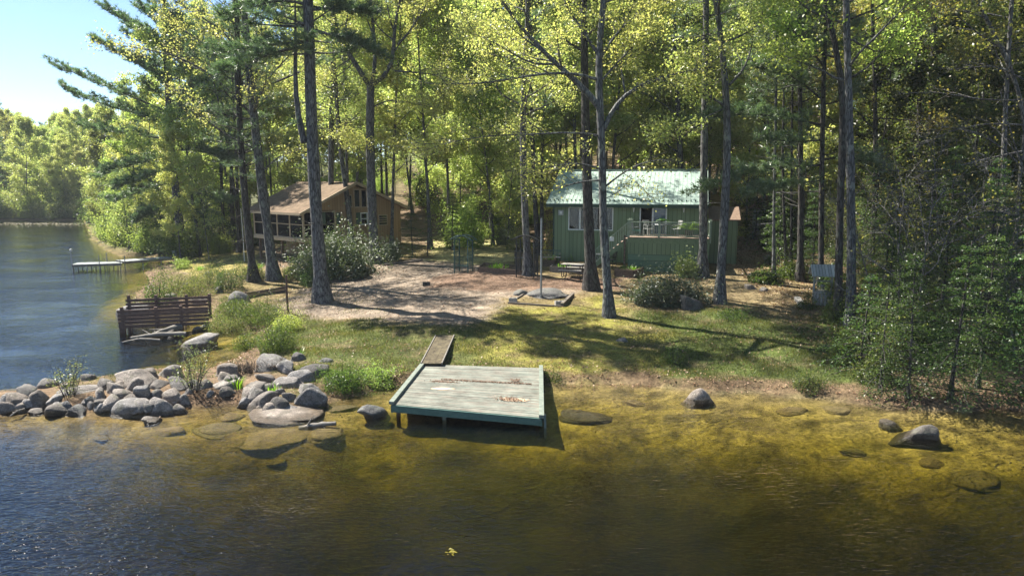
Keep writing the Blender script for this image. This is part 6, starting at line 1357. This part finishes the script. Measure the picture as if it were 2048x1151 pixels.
grass_stuff('moss_grass', 'thin yellow grass and moss tufts', 130000, (-5, 10), (22, 42), 982, lambda X, Y, q: land(X, Y) & (q.uniform(size=len(X)) < gz3(X, Y) * (.1 + .6 * patchy(X, Y))), .05, leafmat('yellow_grass', [(.16, .15, .03), (.24, .21, .05), (.34, .29, .10)], (1.5, 1.5, 1), .3, .03, .5), .03)
grass_stuff('bank_grass', 'rough grass and herbs of the left bank', 90000, (-45, -6), (22, 75), 984, lambda X, Y, q: (SDF(X, Y) > .15) & (SDF(X, Y) < 7) & (q.uniform(size=len(X)) < patchy(X, Y)), .13, GRASS, .025)
def litter_stuff(name, label, n, xr, yr, seed, acc, size, mat, lift=.02):
    X, Y = scatter(n, xr, yr, seed, acc); q = G(seed + 1); C_ = np.stack([X, Y, H(X, Y) + lift + abs(q.normal(size=len(X))) * .015], 1); o = link(name, leaves_mesh(name, C_, size, q, 1.8, .6), mat); tag(o, label, None, None, 'stuff')
litter_stuff('leaf_litter', 'brown leaf litter washed up along the shore', 60000, (-24, 32), (18, 36), 986, lambda X, Y, q: (SDF(X, Y) > -.12) & (SDF(X, Y) < .5 + .7 * (w2(X, Y) + .4)) & (X > -14), .075, LITTER)
litter_stuff('wood_litter', 'brown leaf litter on the floor of the wood', 120000, (10, 45), (24, 62), 988, lambda X, Y, q: (SDF(X, Y) > .3) & (X > 12.5 + .10 * (Y - 30)) & (q.uniform(size=len(X)) < .3 + .5 * patchy(X, Y)), .11, LITTER)
litter_stuff('yard_litter', 'scattered dead leaves on lawn and sand', 22000, (-16, 16), (24, 52), 990, lambda X, Y, q: (SDF(X, Y) > .5) & (q.uniform(size=len(X)) < .5), .08, LITTER)
litter_stuff('sunken_litter', 'dead leaves and bits lying on the lake bed', 9000, (-16, 26), (12, 26), 994, lambda X, Y, q: (SDF(X, Y) < -.2) & (SDF(X, Y) > -6.5) & (q.uniform(size=len(X)) < .15 + .7 * patchy(X * 1.7, Y * 1.7)), .06, leafmat('sodden_leaf', [(.09, .07, .035), (.12, .09, .045), (.16, .12, .06)], (1, 1, 1), .1, .02, .5), .008)
q = G(992); n = 900; X = q.uniform(-118, -52, n); Y = 122 + 1.6 * q.normal(size=n) + .02 * (X + 85); k = SDF(X, Y) < -2; X, Y = X[k], Y[k]
V = []; F = []
for i, (x, y) in enumerate(zip(X, Y)):
    rr_ = q.uniform(.12, .34); b0 = len(V)
    for a in range(8): V.append((x + rr_ * math.cos(a * .785), y + rr_ * math.sin(a * .785), .012 + .04 * max(0, q.normal())))
    F.append(tuple(range(b0, b0 + 8)))
o = MB().add(V, F).build('lily_pads', leafmat('lily_pad', [(.12, .11, .06), (.16, .15, .08), (.24, .18, .14)], (1.2, 1.2, 1), .1, .03, .5)); tag(o, 'band of lily pads floating before the far shore', None, None, 'stuff')
q = G(993); b_ = at_z(900, 1104, .02); C_ = np.array(b_) + q.normal(size=(14, 3)) * [.07, .07, .004]; o = link('floating_leaves', leaves_mesh('floating_leaves', C_, .09, q, 4, .6), leafmat('yellow_leaf', [(.22, .19, .03), (.28, .24, .04), (.24, .18, .04)], (1.2, 1.2, 1), .2, .1, .3)); tag(o, 'clump of yellow leaves floating in the open water', 'leaves')
# ------------------------------------------------------------------ things in the yard
def arbor(label, base, rz, w, d, h, mat, bars, bench):
    t = thing('garden_arbor', label, 'arbor', tuple(base), rz)
    for x in (-w / 2, w / 2):
        for y in (-d / 2, d / 2): MB().tube([(x, y, -.2), (x, y, h - .22)], .04, 8).build('post', mat, t)
        b = MB()
        for k in range(1, bars): y = -d / 2 + d * k / bars; b.tube([(x, y, .25), (x, y, h * .55)], .02, 6)
        for z in (.25, h * .55, h * .72, h - .25): b.tube([(x, -d / 2, z), (x, d / 2, z)], .016, 6)
        for k in range(1, 3): y = -d / 2 + d * k / 3; b.tube([(x, y, h * .72), (x, y, h - .25)], .012, 6)
        b.build('side_panel', mat, t)
    b = MB()
    for y in (-d / 2, d / 2): b.tube([(-w * .82 + 1.64 * w * s, y, h - .28 + .30 * math.sin(math.pi * s)) for s in np.linspace(0, 1, 11)], .036, 8)
    for s in np.linspace(.02, .98, 8): b.tube([(-w * .82 + 1.64 * w * s, -d / 2 - .1, h - .26 + .30 * math.sin(math.pi * s)), (-w * .82 + 1.64 * w * s, d / 2 + .1, h - .26 + .30 * math.sin(math.pi * s))], .016, 6)
    b.build('arched_top', mat, t)
    if bench:
        b = MB()
        for k in range(5): b.box(-w / 2 + .03, w / 2 - .03, -d / 2 + .03 + k * d / 5.4, -d / 2 + .03 + k * d / 5.4 + .07, .40, .43)
        b.build('seat', mat, t); b = MB().tube([(-w / 2, d / 2, .95), (w / 2, d / 2, .95)], .02, 6)
        for k in range(1, 9): x = -w / 2 + w * k / 9; b.tube([(x, d / 2, .43), (x, d / 2, .95)], .012, 6)
        b.build('seat_back', mat, t)
    return t
TEALM = noisy('teal_arbor_paint', (.03, .07, .064), (.055, .105, .095), 10, .5)
b_ = (P(909, 545) + P(946, 543)) / 2; arbor('teal metal garden arbor with a bench seat at the back edge of the sand', b_, R(-27), 1.0, .62, 2.35, TEALM, 4, True)
b_ = (P(1033, 553) + P(1075, 551)) / 2; arbor('black metal garden arbor built round a tree trunk', b_, R(-22), 1.12, .7, 2.45, BLACK, 5, False)
def bench(label, base, rz, L, mat, seatm, backm):
    t = thing('garden_bench', label, 'bench', tuple(base), rz); b = MB()
    for k in range(4): b.box(-L / 2, L / 2, -.24 + k * .12, -.14 + k * .12, .42, .45)
    b.build('seat', seatm, t); b = MB(); b.bar((-L / 2, .30, .86), (L / 2, .30, .86), .04, .05); b.bar((-L / 2, .27, .56), (L / 2, .27, .56), .03, .03)
    for k in range(15): x = -L / 2 + L * (k + .5) / 15; b.tube([(x, .26, .46), (x, .30, .85)], .013, 5)
    b.build('backrest', backm, t)
    for x in (-L / 2 + .05, L / 2 - .05):
        for y in (-.22, .22): MB().tube([(x, y, 0), (x, y * .9, .43)], .024, 6).build('leg', mat, t)
        MB().tube([(x, .28, .68), (x, -.18, .66), (x, -.26, .60), (x, -.22, .44)], .022, 6).build('armrest', mat, t)
    return t
b_ = P(1103, 527); bench('dark metal garden bench beside the bare metal pole', b_, R(-4), 1.2, BLACK, METAL_G, DGREEN)
b_ = P(1042, 528); bench('second dark metal bench seen through the black arbor', b_, R(2), .9, BLACK, METAL_G, BLACK)
# picnic table with tube frame
b_ = P(1146, 553); t = thing('picnic_table', 'weathered picnic table with a bent tube frame', 'picnic table', tuple(b_), R(-20)); TT = planks('table_boards', (.25, .23, .20), (.42, .40, .36), 1, .15, .08); LT_ = 1.35
m_ = MB()
for k in range(5): m_.box(-LT_ / 2, LT_ / 2, -.36 + k * .145, -.36 + k * .145 + .135, .72, .76)
m_.build('tabletop', TT, t)
for s in (-1, 1): MB().box(-LT_ / 2, LT_ / 2, s * .72 - .14, s * .72 + .14, .43, .47).build('bench_seat', TT, t)
FR_ = noisy('brown_tube_frame', (.05, .03, .025), (.09, .055, .045), 9, .5)
for x in (-LT_ / 2 + .18, LT_ / 2 - .18):
    MB().tube([(x, -.72, .43), (x, -.74, .1), (x, -.6, .03), (x, 0, .03), (x, .6, .03), (x, .74, .1), (x, .72, .43)], .028, 8).build('bench_frame', FR_, t)
    for s in (-1, 1): MB().tube([(x, s * .28, .72), (x, s * .3, .3), (x, s * .32, .03)], .026, 8).build('leg', FR_, t)
# small bistro set by the stairs
b_ = P(1198, 530); t = thing('bistro_table', 'small dark metal table by the foot of the deck stairs', 'table', tuple(b_)); MB().lathe([(.0, .70), (.42, .70), (.43, .72), (.0, .73)], n=18).build('tabletop', METAL_G, t)
for a in range(3): MB().tube([(.3 * math.cos(a * 2.09), .3 * math.sin(a * 2.09), 0), (.05 * math.cos(a * 2.09), .05 * math.sin(a * 2.09), .4), (.25 * math.cos(a * 2.09), .25 * math.sin(a * 2.09), .7)], .02, 6).build('leg', BLACK, t)
patio_chair('dark metal chair left of the small table by the stairs', tuple(P(1187, 528)), R(80), BLACK); patio_chair('dark metal chair right of the small table by the stairs', tuple(P(1222, 533)), R(-70), BLACK)
# raised beds
SOIL = noisy('garden_soil', (.06, .04, .028), (.11, .08, .055), 9, .95)
def bed(label, pix, h, mat):
    Q = [P(*p) for p in pix]; c = sum(Q) / len(Q); t = thing('garden_bed', label, 'garden bed', tuple(c)); n = len(Q); Lq = [Vector(q - c) for q in Q]; top = max(q.z for q in Lq) * .5 + h
    for i in range(n):
        a, b2 = Lq[i], Lq[(i + 1) % n]; dd = (b2 - a).normalized() * .03; a2 = Vector((a.x, a.y, top / 2 - .15)) + dd; b3 = Vector((b2.x, b2.y, top / 2 - .15)) - dd; MB().bar(a2, b3, .06, top + .3).build('side_board', mat, t)
    MB().prism([(q.x, q.y, -.3) for q in Lq], (0, 0, .3 + top - .08)).build('soil', SOIL, t); return c + np.array([0, 0, top - .08])
bed('long brown raised bed between the two arbors', [(958, 545), (1044, 550), (1050, 536), (968, 531)], .2, WOOD_B)
bed('small raised bed under the metal bench', [(1086, 533), (1110, 532), (1112, 521), (1080, 521)], .35, WOOD_B)
bed('low raised bed behind the picnic table', [(1100, 544), (1172, 549), (1176, 538), (1106, 536)], .26, WOOD_G)
bed('raised bed of green plants at the foot of the deck stairs', [(1229, 552), (1268, 556), (1287, 545), (1243, 540)], .32, WOOD_B)
# fire bed with blocks and timbers
TIM = noisy('rotten_timber', (.09, .075, .06), (.20, .17, .14), 5, .9, (1, 4, 4), .6, .03); CONC = noisy('old_concrete', (.22, .21, .195), (.36, .345, .32), 9, .9, (1, 1, 1), .5, .01)
for i, (a, b2, w_, hh, lab) in enumerate([((1016, 607), (1122, 614), .09, .09, 'low rotten timber along the front of the pole bed'), ((1124, 613), (1146, 592), .16, .22, 'short dark timber lying at the right end of the pole bed'), ((1098, 588), (1144, 592), .10, .10, 'thin timber along the back of the pole bed'), ((1034, 598), (1050, 588), .09, .09, 'thin timber closing the left side of the pole bed')]):
    A = P(*a); B_ = P(*b2); o = MB().bar((0, 0, hh * .35), Vector(B_ - A) + Vector((0, 0, hh * .35)), w_, hh).build('bed_timber', TIM, None); o.location = tuple(A); tag(o, lab, 'timber')
def block(label, p, rz, mat, s=1.0):
    m_ = MB(); wall_holes(m_, -.2 * s, .2 * s, 0, .2 * s, -.1 * s, .1 * s, []); m_ = MB()
    for x0_, x1_, y0_, y1_ in ((-.2, .2, -.1, -.065), (-.2, .2, .065, .1), (-.2, -.165, -.064, .064), (.165, .2, -.064, .064), (-.02, .02, -.064, .064)): m_.box(x0_ * s, x1_ * s, y0_ * s, y1_ * s, -.02, .2 * s)
    o = m_.build('concrete_block', mat, None); o.location = tuple(p); o.rotation_euler = (0, 0, rz); return tag(o, label, 'concrete block')
block('grey concrete block at the left corner of the pole bed', P(1026, 604), R(-8), CONC, 1.05); block('grey concrete block at the right front corner of the pole bed', P(1118, 610), R(15), CONC, 1.05)
block('dark block lying alone on the sand left of the red mulch', P(853, 571), R(5), noisy('dark_block', (.03, .03, .03), (.07, .065, .06), 9), 1.1)
b_ = P(1082, 596); o = MB().tube([(0, 0, -.2), (0, 0, 2.2), (0, 0, 4.15)], [.055, .052, .05], 10).build('metal_pole', METAL_G, None); o.location = tuple(b_); tag(o, 'bare metal pole standing in the timber edged bed', 'pole')
o['label'] = 'bare metal pole standing in the timber edged bed'
# wishing well
b_ = P(1643, 606); t = thing('wishing_well', 'small grey wooden wishing well with a shingled roof under the pines', 'wishing well', tuple(b_), R(-12)); WELL = noisy('silvered_wood', (.22, .22, .20), (.38, .38, .35), 6, .85, (6, 6, 1)); SHW = planks('silver_shingles', (.26, .27, .25), (.46, .47, .44), 0, .14, .12)
m_ = MB()
for k in range(14):
    a = k * 6.283 / 14; c, s = math.cos(a) * .36, math.sin(a) * .36; m_.tube([(c, s, -.1), (c, s, .55)], .078, 6)
m_.build('barrel', WELL, t); MB().lathe([(.33, .55), (.46, .55), (.46, .60), (.33, .60)], n=18).build('rim', WELL, t)
for s in (-1, 1): MB().box(s * .40 - .04, s * .40 + .04, -.05, .05, 0, 1.55).build('post', WELL, t)
MB().tube([(-.4, 0, 1.1), (.4, 0, 1.1)], .04, 8).build('windlass', WELL, t)
for s in (-1, 1): MB().prism([(-.62, 0, 1.86), (-.62, s * .52, 1.38), (-.62, s * .52, 1.43), (-.62, 0, 1.92)], (1.24, 0, 0)).build('roof', SHW, t)
MB().lathe([(.08, .70), (.11, .92), (.10, .92), (.07, .72)], n=10).build('bucket', METAL_G, t)
MB().bar((0, 0, 1.1), (0, 0, .9), .015, .015).build('rope', DW, t)
A = P(1594, 598); B_ = P(1604, 616); o = MB().bar((0, 0, .06), Vector(B_ - A) + Vector((0, 0, .06)), .3, .14).build('edging_stone', CONC, None); o.location = tuple(A); tag(o, 'long pale edging stone lying at the lawn edge by the wishing well', 'edging stone')
A = P(765, 532); B_ = P(845, 522); o = MB().bar((0, 0, .05), Vector(B_ - A) + Vector((0, 0, .05)), .12, .14).build('edging_log', TIM, None); o.location = tuple(A); tag(o, 'long thin edging log behind the sand, right of the flowering shrub', 'log')
# ------------------------------------------------------------------ thin summer haze over lake and wood
m, t, out = newmat('haze_air'); pv = t.nodes.new('ShaderNodeVolumePrincipled'); pv.inputs['Color'].default_value = (.86, .92, 1, 1); pv.inputs['Density'].default_value = .00027; pv.inputs['Anisotropy'].default_value = 0.0
t.links.new(pv.outputs[0], out.inputs['Volume'])
tag(MB().box(-760, 760, -200, 860, -34, 62).build('haze', m), 'thin blue air over the lake', None, None, 'stuff')
